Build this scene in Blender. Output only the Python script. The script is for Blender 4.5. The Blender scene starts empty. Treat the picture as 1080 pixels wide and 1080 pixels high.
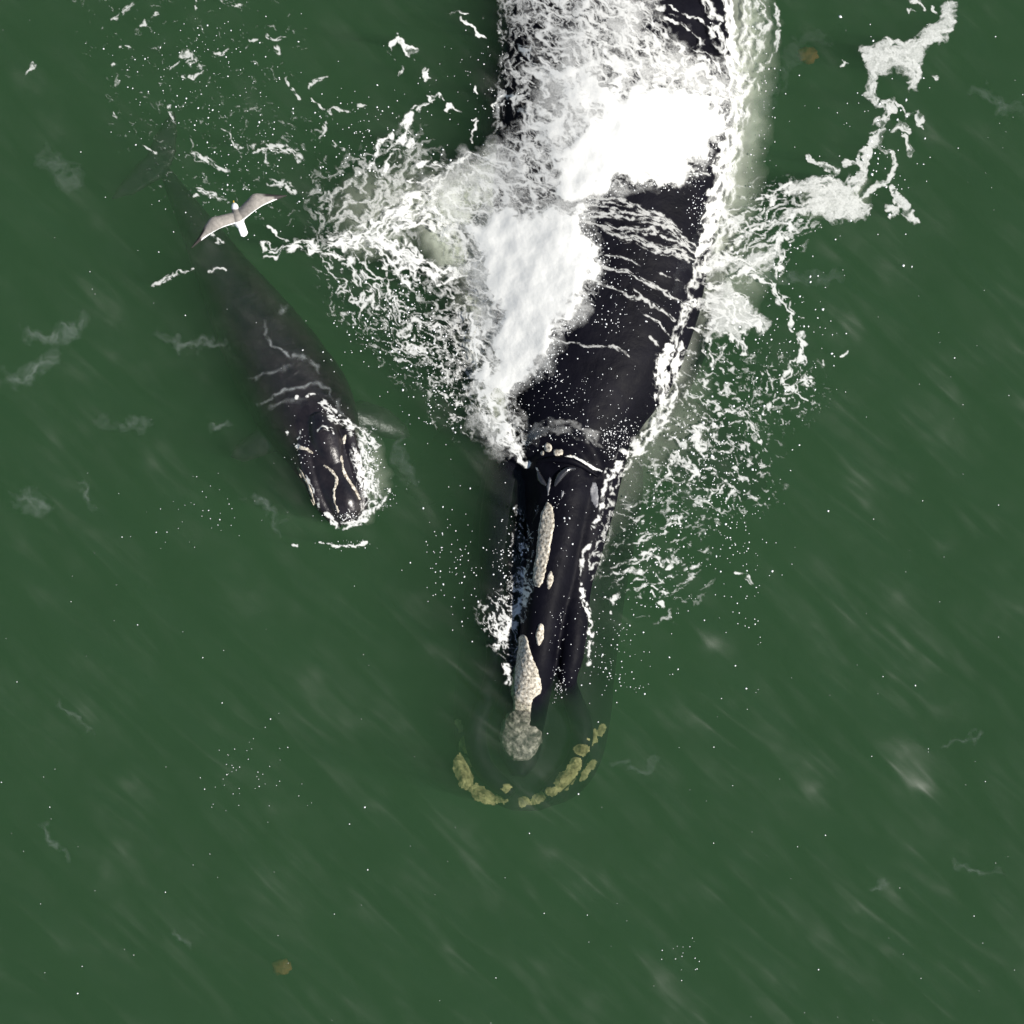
import bpy, bmesh, math, random
import numpy as np
from mathutils import Vector
from mathutils.bvhtree import BVHTree

rng = np.random.default_rng(7)
random.seed(7)
scene = bpy.context.scene
C = scene.collection

# ------------------------------------------------------------------ camera
DIST, FRAME, TILT = 120.0, 14.4, math.radians(9.0)     # metres up the line of sight, metres across the frame
ct, st = math.cos(TILT), math.sin(TILT)
cam_d = bpy.data.cameras.new('camera')
cam = bpy.data.objects.new('camera', cam_d)
C.objects.link(cam)
cam.location = (0.0, -DIST * st, DIST * ct)
cam.rotation_euler = (TILT, 0, 0)
cam_d.sensor_width = 36.0
cam_d.lens = 36.0 * DIST / FRAME
cam_d.clip_start, cam_d.clip_end = 1.0, 3000.0
scene.camera = cam
KPX = FRAME / DIST / 1080.0


def W(u, v, z=0.0):
    """photo pixel -> world x, y on the level z"""
    nx = (np.asarray(u, float) - 540.0) * KPX
    ny = (540.0 - np.asarray(v, float)) * KPX
    rz = -ct + ny * st
    t = (z - DIST * ct) / rz
    return nx * t, -DIST * st + (st + ny * ct) * t


# ------------------------------------------------------------------ sky, sun, exposure
SUN_AZ = math.radians(112.0)          # compass-like, from +Y clockwise: the sun stands to the lower right
SUN_EL = math.radians(48.0)
world = bpy.data.worlds.new('World')
scene.world = world
world.use_nodes = True
nt = world.node_tree
sky = nt.nodes.new('ShaderNodeTexSky')
sky.sky_type = 'NISHITA'
sky.sun_disc = False
sky.sun_elevation = SUN_EL
sky.sun_rotation = SUN_AZ
nt.links.new(sky.outputs[0], nt.nodes['Background'].inputs[0])
nt.nodes['Background'].inputs[1].default_value = 0.065
sd = bpy.data.lights.new('sun', 'SUN')
sd.energy = 5.0
sd.angle = math.radians(0.53)
sd.color = (1.0, 0.955, 0.885)
sun = bpy.data.objects.new('sun', sd)
C.objects.link(sun)
to_sun = Vector((math.sin(SUN_AZ) * math.cos(SUN_EL), math.cos(SUN_AZ) * math.cos(SUN_EL), math.sin(SUN_EL)))
sun.rotation_euler = to_sun.to_track_quat('Z', 'Y').to_euler()
sun.location = to_sun * 60
scene.view_settings.view_transform = 'Standard'
scene.view_settings.look = 'None'
scene.view_settings.gamma = 1.0
scene.view_settings.use_curve_mapping = False
scene.view_settings.exposure = 0.38
scene.render.engine = 'CYCLES'
scene.cycles.use_denoising = True
scene.cycles.use_adaptive_sampling = True
scene.cycles.adaptive_threshold = 0.02
scene.cycles.max_bounces = 5
scene.cycles.volume_bounces = 0
scene.cycles.transparent_max_bounces = 24
scene.cycles.sample_clamp_indirect = 4.0


# ------------------------------------------------------------------ noise
_perm = rng.permutation(256)
_perm = np.concatenate([_perm, _perm])
_ga = rng.uniform(0, 2 * np.pi, 256)
_gx, _gy = np.cos(_ga), np.sin(_ga)


def perlin(x, y, seed=0):
    x = np.asarray(x, np.float32) + seed * 17.31
    y = np.asarray(y, np.float32) + seed * 9.77
    xi, yi = np.floor(x).astype(np.int32), np.floor(y).astype(np.int32)
    xf, yf = x - xi, y - yi
    xi &= 255
    yi &= 255
    sx = xf * xf * xf * (xf * (xf * 6 - 15) + 10)
    sy = yf * yf * yf * (yf * (yf * 6 - 15) + 10)

    def g(ix, iy, fx, fy):
        h = _perm[_perm[ix & 255] + (iy & 255)]
        return _gx[h] * fx + _gy[h] * fy
    a = g(xi, yi, xf, yf)
    b = g(xi + 1, yi, xf - 1, yf)
    c = g(xi, yi + 1, xf, yf - 1)
    d = g(xi + 1, yi + 1, xf - 1, yf - 1)
    return (a + sx * (b - a) + sy * (c - a + sx * (a - b - c + d))) * 1.4


def fbm(x, y, oct=4, seed=0, gain=0.5):
    s, a, n = 0, 1.0, 0
    for o in range(oct):
        s = s + a * perlin(x * 2 ** o, y * 2 ** o, seed + o * 3)
        n += a
        a *= gain
    return s / n


def ridged(x, y, oct=3, seed=0, gain=0.55):
    s, a, n = 0, 1.0, 0
    for o in range(oct):
        s = s + a * (1 - np.abs(perlin(x * 2 ** o, y * 2 ** o, seed + o * 5)) * 2.0)
        n += a
        a *= gain
    return s / n


def sstep(a, b, x):
    t = np.clip((x - a) / (b - a + 1e-9), 0, 1)
    return t * t * (3 - 2 * t)


def uni(n):
    """spread a noise evenly over 0..1 so that a cover of 0.3 really covers 30 %"""
    q = (n - n.mean()) / (n.std() + 1e-6)
    return 1 / (1 + np.exp(-1.702 * q))


# ------------------------------------------------------------------ material helpers
def mat(name):
    m = bpy.data.materials.new(name)
    m.use_nodes = True
    m.node_tree.nodes.clear()
    return m, m.node_tree.nodes, m.node_tree.links


def node(ns, kind, **kw):
    n = ns.new(kind)
    for k, v in kw.items():
        if k.startswith('i_'):
            n.inputs[k[2:].replace('_', ' ')].default_value = v
        else:
            setattr(n, k, v)
    return n


def noise_node(ns, ls, coord, scale, detail=4, rough=0.55, dist=0.0):
    n = node(ns, 'ShaderNodeTexNoise')
    n.inputs['Scale'].default_value = scale
    n.inputs['Detail'].default_value = detail
    n.inputs['Roughness'].default_value = rough
    n.inputs['Distortion'].default_value = dist
    ls.new(coord, n.inputs['Vector'])
    return n


def ramp(ns, ls, fac, stops):
    r = node(ns, 'ShaderNodeValToRGB')
    el = r.color_ramp.elements
    while len(el) > 1:
        el.remove(el[-1])
    el[0].position, el[0].color = stops[0][0], (*stops[0][1], 1)
    for p, c in stops[1:]:
        e = el.new(p)
        e.color = (*c, 1)
    ls.new(fac, r.inputs[0])
    return r


def principled_mat(name, stops, scale=3.0, rough=(0.3, 0.45), bumps=(), spec=0.5, detail=6, coat=0.0):
    m, ns, ls = mat(name)
    out = node(ns, 'ShaderNodeOutputMaterial')
    p = node(ns, 'ShaderNodeBsdfPrincipled')
    ls.new(p.outputs[0], out.inputs[0])
    tc = node(ns, 'ShaderNodeTexCoord')
    co = tc.outputs['Object']
    n = noise_node(ns, ls, co, scale, detail, 0.6)
    r = ramp(ns, ls, n.outputs[0], stops)
    ls.new(r.outputs[0], p.inputs['Base Color'])
    mr = node(ns, 'ShaderNodeMapRange')
    mr.inputs[3].default_value, mr.inputs[4].default_value = rough
    n2 = noise_node(ns, ls, co, scale * 4, 4, 0.6)
    ls.new(n2.outputs[0], mr.inputs[0])
    ls.new(mr.outputs[0], p.inputs['Roughness'])
    p.inputs['Specular IOR Level'].default_value = spec
    p.inputs['Coat Weight'].default_value = coat
    prev = None
    for (sc, stren, dist) in bumps:
        b = node(ns, 'ShaderNodeBump')
        b.inputs['Strength'].default_value = stren
        b.inputs['Distance'].default_value = dist
        nn = noise_node(ns, ls, co, sc, 5, 0.6)
        ls.new(nn.outputs[0], b.inputs['Height'])
        if prev:
            ls.new(prev.outputs[0], b.inputs['Normal'])
        prev = b
    if prev:
        ls.new(prev.outputs[0], p.inputs['Normal'])
    return m, ns, ls, p


# ---- water: clear reflecting skin over a green scattering volume
def water_material():
    m, ns, ls = mat('green_sea_water')
    out = node(ns, 'ShaderNodeOutputMaterial')
    tc = node(ns, 'ShaderNodeTexCoord')
    # long soft wind streaks running down to the right, and finer ripples on them
    prev = None
    for scl, det, dist in (((2.6, .66, 1.0), 1.5, .5), ((1.0, .26, 1.0), 1, .03)):
        mp = node(ns, 'ShaderNodeMapping')
        mp.vector_type = 'TEXTURE'
        mp.inputs['Rotation'].default_value = (0, 0, math.radians(-42))
        mp.inputs['Scale'].default_value = scl
        ls.new(tc.outputs['Object'], mp.inputs[0])
        n1 = noise_node(ns, ls, mp.outputs[0], 1.0, det, 0.5, 0.0)
        b2 = node(ns, 'ShaderNodeBump')
        b2.inputs['Strength'].default_value = 1.0
        b2.inputs['Distance'].default_value = dist
        ls.new(n1.outputs[0], b2.inputs['Height'])
        if prev:
            ls.new(prev.outputs[0], b2.inputs['Normal'])
        prev = b2
    fr = node(ns, 'ShaderNodeFresnel')
    fr.inputs['IOR'].default_value = 1.33
    tr = node(ns, 'ShaderNodeBsdfTransparent')
    gl = node(ns, 'ShaderNodeBsdfGlossy')
    gl.inputs['Roughness'].default_value = 0.37
    ls.new(b2.outputs[0], gl.inputs['Normal'])
    mx = node(ns, 'ShaderNodeMixShader')
    ls.new(fr.outputs[0], mx.inputs[0])
    ls.new(tr.outputs[0], mx.inputs[1])
    ls.new(gl.outputs[0], mx.inputs[2])
    ls.new(mx.outputs[0], out.inputs['Surface'])
    sc = node(ns, 'ShaderNodeVolumeScatter')
    sc.inputs['Color'].default_value = (0.15, 0.362, 0.156, 1)
    sc.inputs['Density'].default_value = 0.48
    sc.inputs['Anisotropy'].default_value = 0.0
    ab = node(ns, 'ShaderNodeVolumeAbsorption')
    ab.inputs['Color'].default_value = (0.10, 0.36, 0.14, 1)
    ab.inputs['Density'].default_value = 0.48
    ad = node(ns, 'ShaderNodeAddShader')
    ls.new(sc.outputs[0], ad.inputs[0])
    ls.new(ab.outputs[0], ad.inputs[1])
    ls.new(ad.outputs[0], out.inputs['Volume'])
    return m


def foam_material(name, col=(0.90, 0.905, 0.87), gain=1.0, fine=38.0, grain=True):
    m, ns, ls = mat(name)
    out = node(ns, 'ShaderNodeOutputMaterial')
    p = node(ns, 'ShaderNodeBsdfPrincipled')
    tc = node(ns, 'ShaderNodeTexCoord')
    p.inputs['Base Color'].default_value = (*col, 1)
    p.inputs['Subsurface Weight'].default_value = 0.0
    p.inputs['Transmission Weight'].default_value = 0.0
    p.inputs['Roughness'].default_value = 0.55
    p.inputs['Specular IOR Level'].default_value = 0.35
    at = node(ns, 'ShaderNodeAttribute', attribute_name='foam')
    n = noise_node(ns, ls, tc.outputs['Object'], fine, 4, 0.65)
    mr = node(ns, 'ShaderNodeMapRange')          # fine bubbles break the thin foam open
    mr.inputs[1].default_value, mr.inputs[2].default_value = 0.3, 0.7
    mr.inputs[3].default_value, mr.inputs[4].default_value = -0.26, 0.2
    ls.new(n.outputs[0], mr.inputs[0])
    ad = node(ns, 'ShaderNodeMath', operation='ADD')
    ls.new(at.outputs['Fac'], ad.inputs[0])
    # thin foam is more broken than thick foam
    mu = node(ns, 'ShaderNodeMath', operation='MULTIPLY')
    inv = node(ns, 'ShaderNodeMath', operation='SUBTRACT')
    inv.inputs[0].default_value = 1.15
    ls.new(at.outputs['Fac'], inv.inputs[1])
    ls.new(mr.outputs[0], mu.inputs[0])
    th = node(ns, 'ShaderNodeMath', operation='MULTIPLY', use_clamp=True)
    th.inputs[1].default_value = 2.2
    ls.new(at.outputs['Fac'], th.inputs[0])
    m2 = node(ns, 'ShaderNodeMath', operation='MULTIPLY')
    ls.new(inv.outputs[0], m2.inputs[0])
    ls.new(th.outputs[0], m2.inputs[1])
    ls.new(m2.outputs[0], mu.inputs[1])
    ls.new(mu.outputs[0], ad.inputs[1])
    ml = node(ns, 'ShaderNodeMath', operation='MULTIPLY', use_clamp=True)
    ml.inputs[1].default_value = gain
    ls.new(ad.outputs[0], ml.inputs[0])
    b = node(ns, 'ShaderNodeBump')
    b.inputs['Strength'].default_value = 0.15
    b.inputs['Distance'].default_value = 0.02
    ls.new(n.outputs[0], b.inputs['Height'])
    ls.new(b.outputs[0], p.inputs['Normal'])
    tl = node(ns, 'ShaderNodeBsdfTranslucent')
    tl.inputs[0].default_value = (*col, 1)
    m1 = node(ns, 'ShaderNodeMixShader')
    m1.inputs[0].default_value = 0.25
    ls.new(p.outputs[0], m1.inputs[1])
    ls.new(tl.outputs[0], m1.inputs[2])
    tp = node(ns, 'ShaderNodeBsdfTransparent')
    m3 = node(ns, 'ShaderNodeMixShader')
    ls.new((ml if grain else at).outputs['Value' if grain else 'Fac'], m3.inputs[0])
    ls.new(tp.outputs[0], m3.inputs[1])
    ls.new(m1.outputs[0], m3.inputs[2])
    ls.new(m3.outputs[0], out.inputs[0])
    return m


M_WATER = water_material()
M_FOAM = foam_material('white_foam')
M_SHEEN = foam_material('sky_sheen_film', (.78, .84, .84), grain=False)  # pale sheet that paints sky reflection onto the wavelets
M_BUBBLE = foam_material('bubble_cloud', (0.78, 0.84, 0.70), 0.95, 9.0, False)
M_SKIN = principled_mat('wet_black_skin', [(0.3, (0.0015, 0.0015, 0.0035)), (0.7, (0.005, 0.0048, 0.0085))], 2.2,
                        (0.42, 0.66), [(2.2, 0.5, 0.05), (9.0, 0.3, 0.012), (40.0, 0.25, 0.004)], 0.06)[0]
M_CALF = principled_mat('wet_grey_skin', [(0.3, (0.006, 0.005, 0.007)), (0.7, (0.022, 0.018, 0.020))], 4.0,
                        (0.24, 0.42), [(6.0, 0.4, 0.03), (40.0, 0.3, 0.008)], 0.5)[0]
M_CALL = principled_mat('callosity', [(0.34, (0.10, 0.085, 0.065)), (0.46, (0.40, 0.36, 0.29)), (0.62, (0.70, 0.65, 0.55))], 24.0,
                        (0.6, 0.8), [(45.0, 0.6, 0.015), (110.0, 0.6, 0.008)], 0.3)[0]
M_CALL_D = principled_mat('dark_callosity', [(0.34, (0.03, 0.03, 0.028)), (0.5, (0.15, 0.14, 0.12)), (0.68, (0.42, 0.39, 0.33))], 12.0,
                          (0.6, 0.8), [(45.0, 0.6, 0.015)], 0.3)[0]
M_CALL_Y = principled_mat('jaw_callosity', [(0.36, (0.12, 0.10, 0.04)), (0.62, (0.46, 0.42, 0.19))], 8.0,
                          (0.6, 0.8), [(30.0, 0.8, 0.03)], 0.3)[0]
M_RIM = principled_mat('wet_rim', [(0.3, (0.01, 0.01, 0.012)), (0.7, (0.03, 0.03, 0.034))], 9.0, (0.1, 0.2), [(20, .2, .01)], 0.8)[0]
M_PALE = principled_mat('pale_head_patch', [(0.35, (0.09, 0.09, 0.10)), (0.65, (0.20, 0.20, 0.21))], 9.0, (0.3, 0.5), [(20, .3, .01)])[0]
M_DROP = principled_mat('spray', [(0.4, (0.8, 0.82, 0.82)), (0.6, (0.9, 0.9, 0.9))], 9.0, (0.2, 0.35), spec=0.6)[0]  # white of spray drops, and of sun glints painted as flecks
M_BED = principled_mat('seabed_sand', [(0.3, (0.10, 0.09, 0.06)), (0.7, (0.2, 0.18, 0.13))], 0.6, (0.8, 0.95), [(2, .5, .1)])[0]
M_WEED = principled_mat('brown_weed', [(0.3, (0.2, 0.10, 0.03)), (0.7, (0.42, 0.2, 0.06))], 12.0, (0.5, 0.8), [(30, .6, .02)])[0]


# ------------------------------------------------------------------ mesh helpers
def mesh_np(name, V, F, m, smooth=True, parent=None, attr=None):
    me = bpy.data.meshes.new(name)
    V = np.asarray(V, np.float32)
    F = np.asarray(F, np.int32)
    k = F.shape[1]
    me.vertices.add(len(V))
    me.vertices.foreach_set('co', V.ravel())
    me.loops.add(F.size)
    me.loops.foreach_set('vertex_index', F.ravel())
    me.polygons.add(len(F))
    me.polygons.foreach_set('loop_start', np.arange(len(F), dtype=np.int32) * k)
    me.polygons.foreach_set('loop_total', np.full(len(F), k, np.int32))
    if smooth:
        me.polygons.foreach_set('use_smooth', np.ones(len(F), bool))
    me.update(calc_edges=True)
    if attr is not None:
        for an, av in attr.items():
            a = me.attributes.new(an, 'FLOAT', 'POINT')
            a.data.foreach_set('value', np.asarray(av, np.float32))
    if m:
        me.materials.append(m)
    o = bpy.data.objects.new(name, me)
    C.objects.link(o)
    if parent:
        o.parent = parent
        o.matrix_parent_inverse = parent.matrix_world.inverted()
    return o


def tag(o, label=None, cat=None, kind=None, group=None):
    if label: o['label'] = label
    if cat: o['category'] = cat
    if kind: o['kind'] = kind
    if group: o['group'] = group
    return o


def empty(name, loc):
    o = bpy.data.objects.new(name, None)
    C.objects.link(o)
    o.location = loc
    o.empty_display_size = 0.3
    bpy.context.view_layer.update()
    return o


def cr_interp(tab, n):
    """smooth interpolation of table rows (Catmull-Rom, by chord length of the first three columns)"""
    T = np.asarray(tab, float)
    d = np.r_[0, np.cumsum(np.linalg.norm(np.diff(T[:, :3], axis=0), axis=1) + 1e-6)]
    q = np.linspace(0, d[-1], n)
    mg = np.gradient(T, d, axis=0)
    i = np.clip(np.searchsorted(d, q, side='right') - 1, 0, len(d) - 2)
    h = (d[i + 1] - d[i])[:, None]
    t = ((q - d[i])[:, None]) / h
    h00, h10 = 2 * t**3 - 3 * t**2 + 1, t**3 - 2 * t**2 + t
    h01, h11 = -2 * t**3 + 3 * t**2, t**3 - t**2
    return h00 * T[i] + h10 * h * mg[i] + h01 * T[i + 1] + h11 * h * mg[i + 1]


def loft(stations, n=120, m=40, expo=2.4, roll=None):
    """stations: (x, y, half width, z top, z bottom); closed tube of superellipse sections across the path"""
    S = cr_interp(stations, n)
    ctr = S[:, :2]
    tg = np.gradient(ctr, axis=0)
    tg /= np.linalg.norm(tg, axis=1)[:, None] + 1e-9
    sd_ = np.c_[tg[:, 1], -tg[:, 0]]
    a = np.linspace(0, 2 * np.pi, m, endpoint=False)
    ca, sa = np.cos(a), np.sin(a)
    cx = np.sign(ca) * np.abs(ca) ** (2 / expo)
    cz = np.sign(sa) * np.abs(sa) ** (2 / expo)
    hw = np.maximum(S[:, 2], 0.01)
    zc, zr = (S[:, 3] + S[:, 4]) / 2, np.maximum((S[:, 3] - S[:, 4]) / 2, 0.01)
    ox, oz = hw[:, None] * cx[None], zr[:, None] * cz[None]
    if roll is not None:
        rr = np.interp(np.linspace(0, 1, n), np.linspace(0, 1, len(roll)), roll)[:, None]
        ox, oz = ox * np.cos(rr) - oz * np.sin(rr), ox * np.sin(rr) + oz * np.cos(rr)
    V = np.zeros((n, m, 3))
    V[:, :, 0] = ctr[:, None, 0] + ox * sd_[:, None, 0]
    V[:, :, 1] = ctr[:, None, 1] + ox * sd_[:, None, 1]
    V[:, :, 2] = zc[:, None] + oz
    V = V.reshape(-1, 3)
    i, j = np.meshgrid(np.arange(n - 1), np.arange(m), indexing='ij')
    a0 = i * m + j
    b0 = i * m + (j + 1) % m
    F = np.stack([a0, b0, b0 + m, a0 + m], -1).reshape(-1, 4)
    F = [list(f) for f in F]
    F.append(list(range(m))[::-1])
    F.append(list(range((n - 1) * m, n * m)))
    return V, F


def tube(path, n=60, m=20):
    """path: (x, y, z, r) round tapered tube"""
    P = cr_interp(path, n)
    tg = np.gradient(P[:, :3], axis=0)
    tg /= np.linalg.norm(tg, axis=1)[:, None] + 1e-9
    up = np.array([0, 0, 1.0])
    s = np.cross(tg, up)
    s /= np.linalg.norm(s, axis=1)[:, None] + 1e-9
    q = np.cross(s, tg)
    a = np.linspace(0, 2 * np.pi, m, endpoint=False)
    V = P[:, None, :3] + P[:, 3][:, None, None] * (np.cos(a)[None, :, None] * s[:, None] + np.sin(a)[None, :, None] * q[:, None])
    V = V.reshape(-1, 3)
    i, j = np.meshgrid(np.arange(n - 1), np.arange(m), indexing='ij')
    a0 = i * m + j
    b0 = i * m + (j + 1) % m
    F = [list(f) for f in np.stack([a0, b0, b0 + m, a0 + m], -1).reshape(-1, 4)]
    F.append(list(range(m))[::-1])
    F.append(list(range((n - 1) * m, n * m)))
    return V, F


def blade(poly, z_of, thick, nseg=10):
    """flat fin from an outline polygon (world xy), z given by z_of(x, y), lens-like thickness"""
    P = np.asarray(poly, float)
    d = np.r_[P, P[:1]]
    c = P.mean(0)
    rings = []
    for k, f in enumerate(np.linspace(1, 0.0, nseg)):
        rings.append(c + (P - c) * max(f, 0.02))
    n = len(P)
    V, F = [], []
    for sgn in (1, -1):
        for k, f in enumerate(np.linspace(1, 0.0, nseg)):
            for (x, y) in rings[k]:
                V.append((x, y, z_of(x, y) + sgn * thick * math.sqrt(max(1 - f * f, 0)) + sgn * 0.004))
    for s in range(2):
        o = s * n * nseg
        for k in range(nseg - 1):
            for i in range(n):
                q = [o + k * n + i, o + k * n + (i + 1) % n, o + (k + 1) * n + (i + 1) % n, o + (k + 1) * n + i]
                F.append(q if s == 0 else q[::-1])
        q = [o + (nseg - 1) * n + i for i in range(n)]
        F.append(q if s == 0 else q[::-1])
    for i in range(n):
        F.append([i, n * nseg + i, n * nseg + (i + 1) % n, (i + 1) % n])
    return np.array(V), F


def fuse(name, pieces, voxel, smooth_it, m, parent=None, relief=None):
    """join overlapping closed shapes into ONE continuous skin"""
    me = bpy.data.meshes.new(name)
    VV, FF, off = [], [], 0
    for V, F in pieces:
        VV += [tuple(map(float, p)) for p in V]
        FF += [[int(i) + off for i in f] for f in F]
        off += len(V)
    me.from_pydata(VV, [], FF)
    bm = bmesh.new()
    bm.from_mesh(me)
    bmesh.ops.recalc_face_normals(bm, faces=bm.faces)
    bm.to_mesh(me)
    bm.free()
    o = bpy.data.objects.new(name, me)
    C.objects.link(o)
    r = o.modifiers.new('r', 'REMESH')
    r.mode = 'VOXEL'
    r.voxel_size = voxel
    r.use_smooth_shade = True
    s = o.modifiers.new('s', 'SMOOTH')
    s.factor, s.iterations = 0.5, smooth_it
    dg = bpy.context.evaluated_depsgraph_get()
    me2 = bpy.data.meshes.new_from_object(o.evaluated_get(dg))
    me2.name = name
    o.modifiers.clear()
    o.data = me2
    bpy.data.meshes.remove(me)
    if relief is not None:
        n = len(me2.vertices)
        co = np.zeros(n * 3, np.float32)
        no = np.zeros(n * 3, np.float32)
        me2.vertices.foreach_get('co', co)
        me2.vertices.foreach_get('normal', no)
        co, no = co.reshape(-1, 3), no.reshape(-1, 3)
        co += no * relief(co)[:, None]
        me2.vertices.foreach_set('co', co.ravel())
        me2.update()
    me2.polygons.foreach_set('use_smooth', np.ones(len(me2.polygons), bool))
    me2.materials.clear()
    me2.materials.append(m)
    if parent:
        o.parent = parent
        o.matrix_parent_inverse = parent.matrix_world.inverted()
    return o


def bvh_of(o):
    me = o.data
    return BVHTree.FromPolygons([v.co.copy() for v in me.vertices], [list(p.vertices) for p in me.polygons])


# ------------------------------------------------------------------ the sea
def wave(x, y):
    x, y = np.asarray(x, float), np.asarray(y, float)
    a = 0.047 * fbm((x * 0.73 + y * 0.68) * 0.55, (-x * 0.68 + y * 0.73) * 0.22, 3, 40)
    b = 0.022 * fbm(x * 1.3, y * 1.3, 3, 60)
    return a + b


def axis_pts(lo, hi, step, far):
    a = list(np.arange(lo, hi + 1e-6, step))
    d, s = step, 1.16
    l, r = [lo], [hi]
    while r[-1] < far:
        d *= s
        r.append(r[-1] + d)
        l.append(l[-1] - d)
    return np.array(l[:0:-1] + a + r[1:])


xs = axis_pts(-9, 9, 0.055, 400)
ys = axis_pts(-9, 9.5, 0.055, 400)
gx, gy = np.meshgrid(xs, ys)
gz = wave(gx, gy)
fall = np.clip(1 - (np.maximum(np.abs(gx), np.abs(gy)) - 30) / 60, 0, 1)
gz *= fall
nx_, ny_ = len(xs), len(ys)
V = np.stack([gx, gy, gz], -1).reshape(-1, 3)
i, j = np.meshgrid(np.arange(ny_ - 1), np.arange(nx_ - 1), indexing='ij')
a0 = (i * nx_ + j).ravel()
F = np.stack([a0, a0 + 1, a0 + 1 + nx_, a0 + nx_], -1)
# closed body of water: rim walls and a bottom
rim = np.concatenate([np.arange(nx_), np.arange(1, ny_) * nx_ + nx_ - 1, (ny_ - 1) * nx_ + np.arange(nx_ - 2, -1, -1), np.arange(ny_ - 2, 0, -1) * nx_])
base = len(V)
VB = V[rim].copy()
VB[:, 2] = -14.0
ctr_i = base + len(VB)
V2 = np.r_[V, VB, [[0, 0, -14.0]]]
r2 = np.roll(np.arange(len(rim)), -1)
side = np.stack([rim, base + np.arange(len(rim)), base + r2, rim[r2]], -1)
me = bpy.data.meshes.new('water')
me.from_pydata(V2.tolist(), [], F.tolist() + side.tolist() + [[base + int(b), base + int(a), ctr_i] for a, b in zip(np.arange(len(rim)), r2)])
me.polygons.foreach_set('use_smooth', np.ones(len(me.polygons), bool))
me.materials.append(M_WATER)
sea = bpy.data.objects.new('water', me)
C.objects.link(sea)
tag(sea, kind='structure')
bs = np.linspace(-380, 380, 41)
bx, by = np.meshgrid(bs, bs)
bz = -12.5 + 0.6 * fbm(bx * 0.03, by * 0.03, 2, 3)
i, j = np.meshgrid(np.arange(40), np.arange(40), indexing='ij')
a0 = (i * 41 + j).ravel()
tag(mesh_np('seabed', np.stack([bx, by, bz], -1).reshape(-1, 3), np.stack([a0, a0 + 1, a0 + 42, a0 + 41], -1), M_BED), kind='structure')


# ------------------------------------------------------------------ mother whale
def st_px(rows):
    out = []
    for (u, v, hw, zt, zb) in rows:
        x, y = W(u, v, 0)
        out.append((float(x), float(y), hw, zt, zb))
    return out


def tb_px(rows):
    out = []
    for (u, v, z, r) in rows:
        x, y = W(u, v, z)
        out.append((float(x), float(y), z, r))
    return out


mx0, my0 = W(640, 250, 0)
mother = empty('right_whale', (float(mx0), float(my0), -2.2))
tag(mother, 'huge black adult whale with pale head patches, white foam washing over its back', 'whale')
body_rows = st_px([
    (632, -500, .10, -.95, -1.25), (636, -430, .22, -.70, -1.40), (643, -320, .55, -.35, -1.65), (650, -200, 1.00, .08, -2.0),
    (648, -100, 1.50, .40, -2.25), (656, 0, 1.84, .55, -2.4), (652, 100, 1.93, .62, -2.45), (642, 200, 1.88, .62, -2.4),
    (631, 300, 1.74, .60, -2.3), (619, 375, 1.53, .58, -2.2), (607, 430, 1.18, .54, -2.1), (600, 470, .92, .52, -2.0),
    (596, 510, .68, .54, -1.7), (592, 550, .54, .52, -1.3), (583, 600, .43, .47, -1.0), (574, 650, .35, .40, -.85),
    (564, 706, .30, .24, -.75), (557, 738, .29, .0, -.85), (550, 765, .31, -.40, -.9), (548, 796, .25, -.58, -.9), (547, 812, .10, -.62, -.85)])
jaw_rows = st_px([
    (603, 430, .95, -.35, -2.0), (597, 480, 1.12, -.34, -2.2), (586, 540, 1.16, -.38, -2.3), (575, 610, 1.14, -.46, -2.3),
    (566, 690, 1.12, -.60, -2.2), (560, 755, 1.10, -.78, -2.05), (558, 790, 1.0, -.88, -1.9), (556, 816, .80, -.95, -1.7), (555, 832, .56, -1.02, -1.5), (555, 843, .2, -1.15, -1.4)])
lip_r = tb_px([(640, 470, -.02, .32), (628, 520, .05, .32), (616, 572, .06, .29), (607, 622, .03, .22), (605, 662, .04, .20), (603, 690, .02, .18),
               (599, 712, -.04, .14), (604, 738, -.5, .15), (614, 765, -.78, .16), (606, 805, -.86, .15), (575, 838, -.9, .13)])
lip_l = tb_px([(552, 470, -.30, .4), (538, 520, -.44, .38), (530, 575, -.46, .34), (526, 625, -.40, .26), (526, 665, -.36, .21), (526, 695, -.40, .18),
               (521, 716, -.52, .15), (513, 738, -.66, .14), (502, 765, -.80, .16), (508, 805, -.86, .15), (540, 838, -.9, .13)])


def flipper(rootu, rootv, pts, z0, z1, thick):
    r = np.array(W(rootu, rootv, 0))
    P = [tuple(map(float, W(u, v, 0))) for u, v in pts]
    far = max(np.hypot(p[0] - r[0], p[1] - r[1]) for p in P)
    return blade(P, lambda x, y: z0 + (z1 - z0) * min(np.hypot(x - r[0], y - r[1]) / far, 1), thick)


fl1 = flipper(690, 430, [(660, 400), (720, 395), (770, 420), (810, 465), (815, 495), (790, 510), (740, 490), (690, 470), (655, 450)], -1.3, -1.75, .16)
fl2 = flipper(540, 440, [(575, 410), (515, 400), (470, 425), (430, 470), (425, 500), (450, 515), (500, 495), (545, 475), (580, 455)], -1.3, -1.75, .16)
fk = flipper(632, -480, [(632, -455), (610, -480), (560, -500), (480, -540), (450, -580), (520, -575), (600, -560), (632, -545),
                         (664, -560), (744, -575), (814, -580), (784, -540), (704, -500), (654, -480)], -1.05, -1.3, .10)


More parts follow.
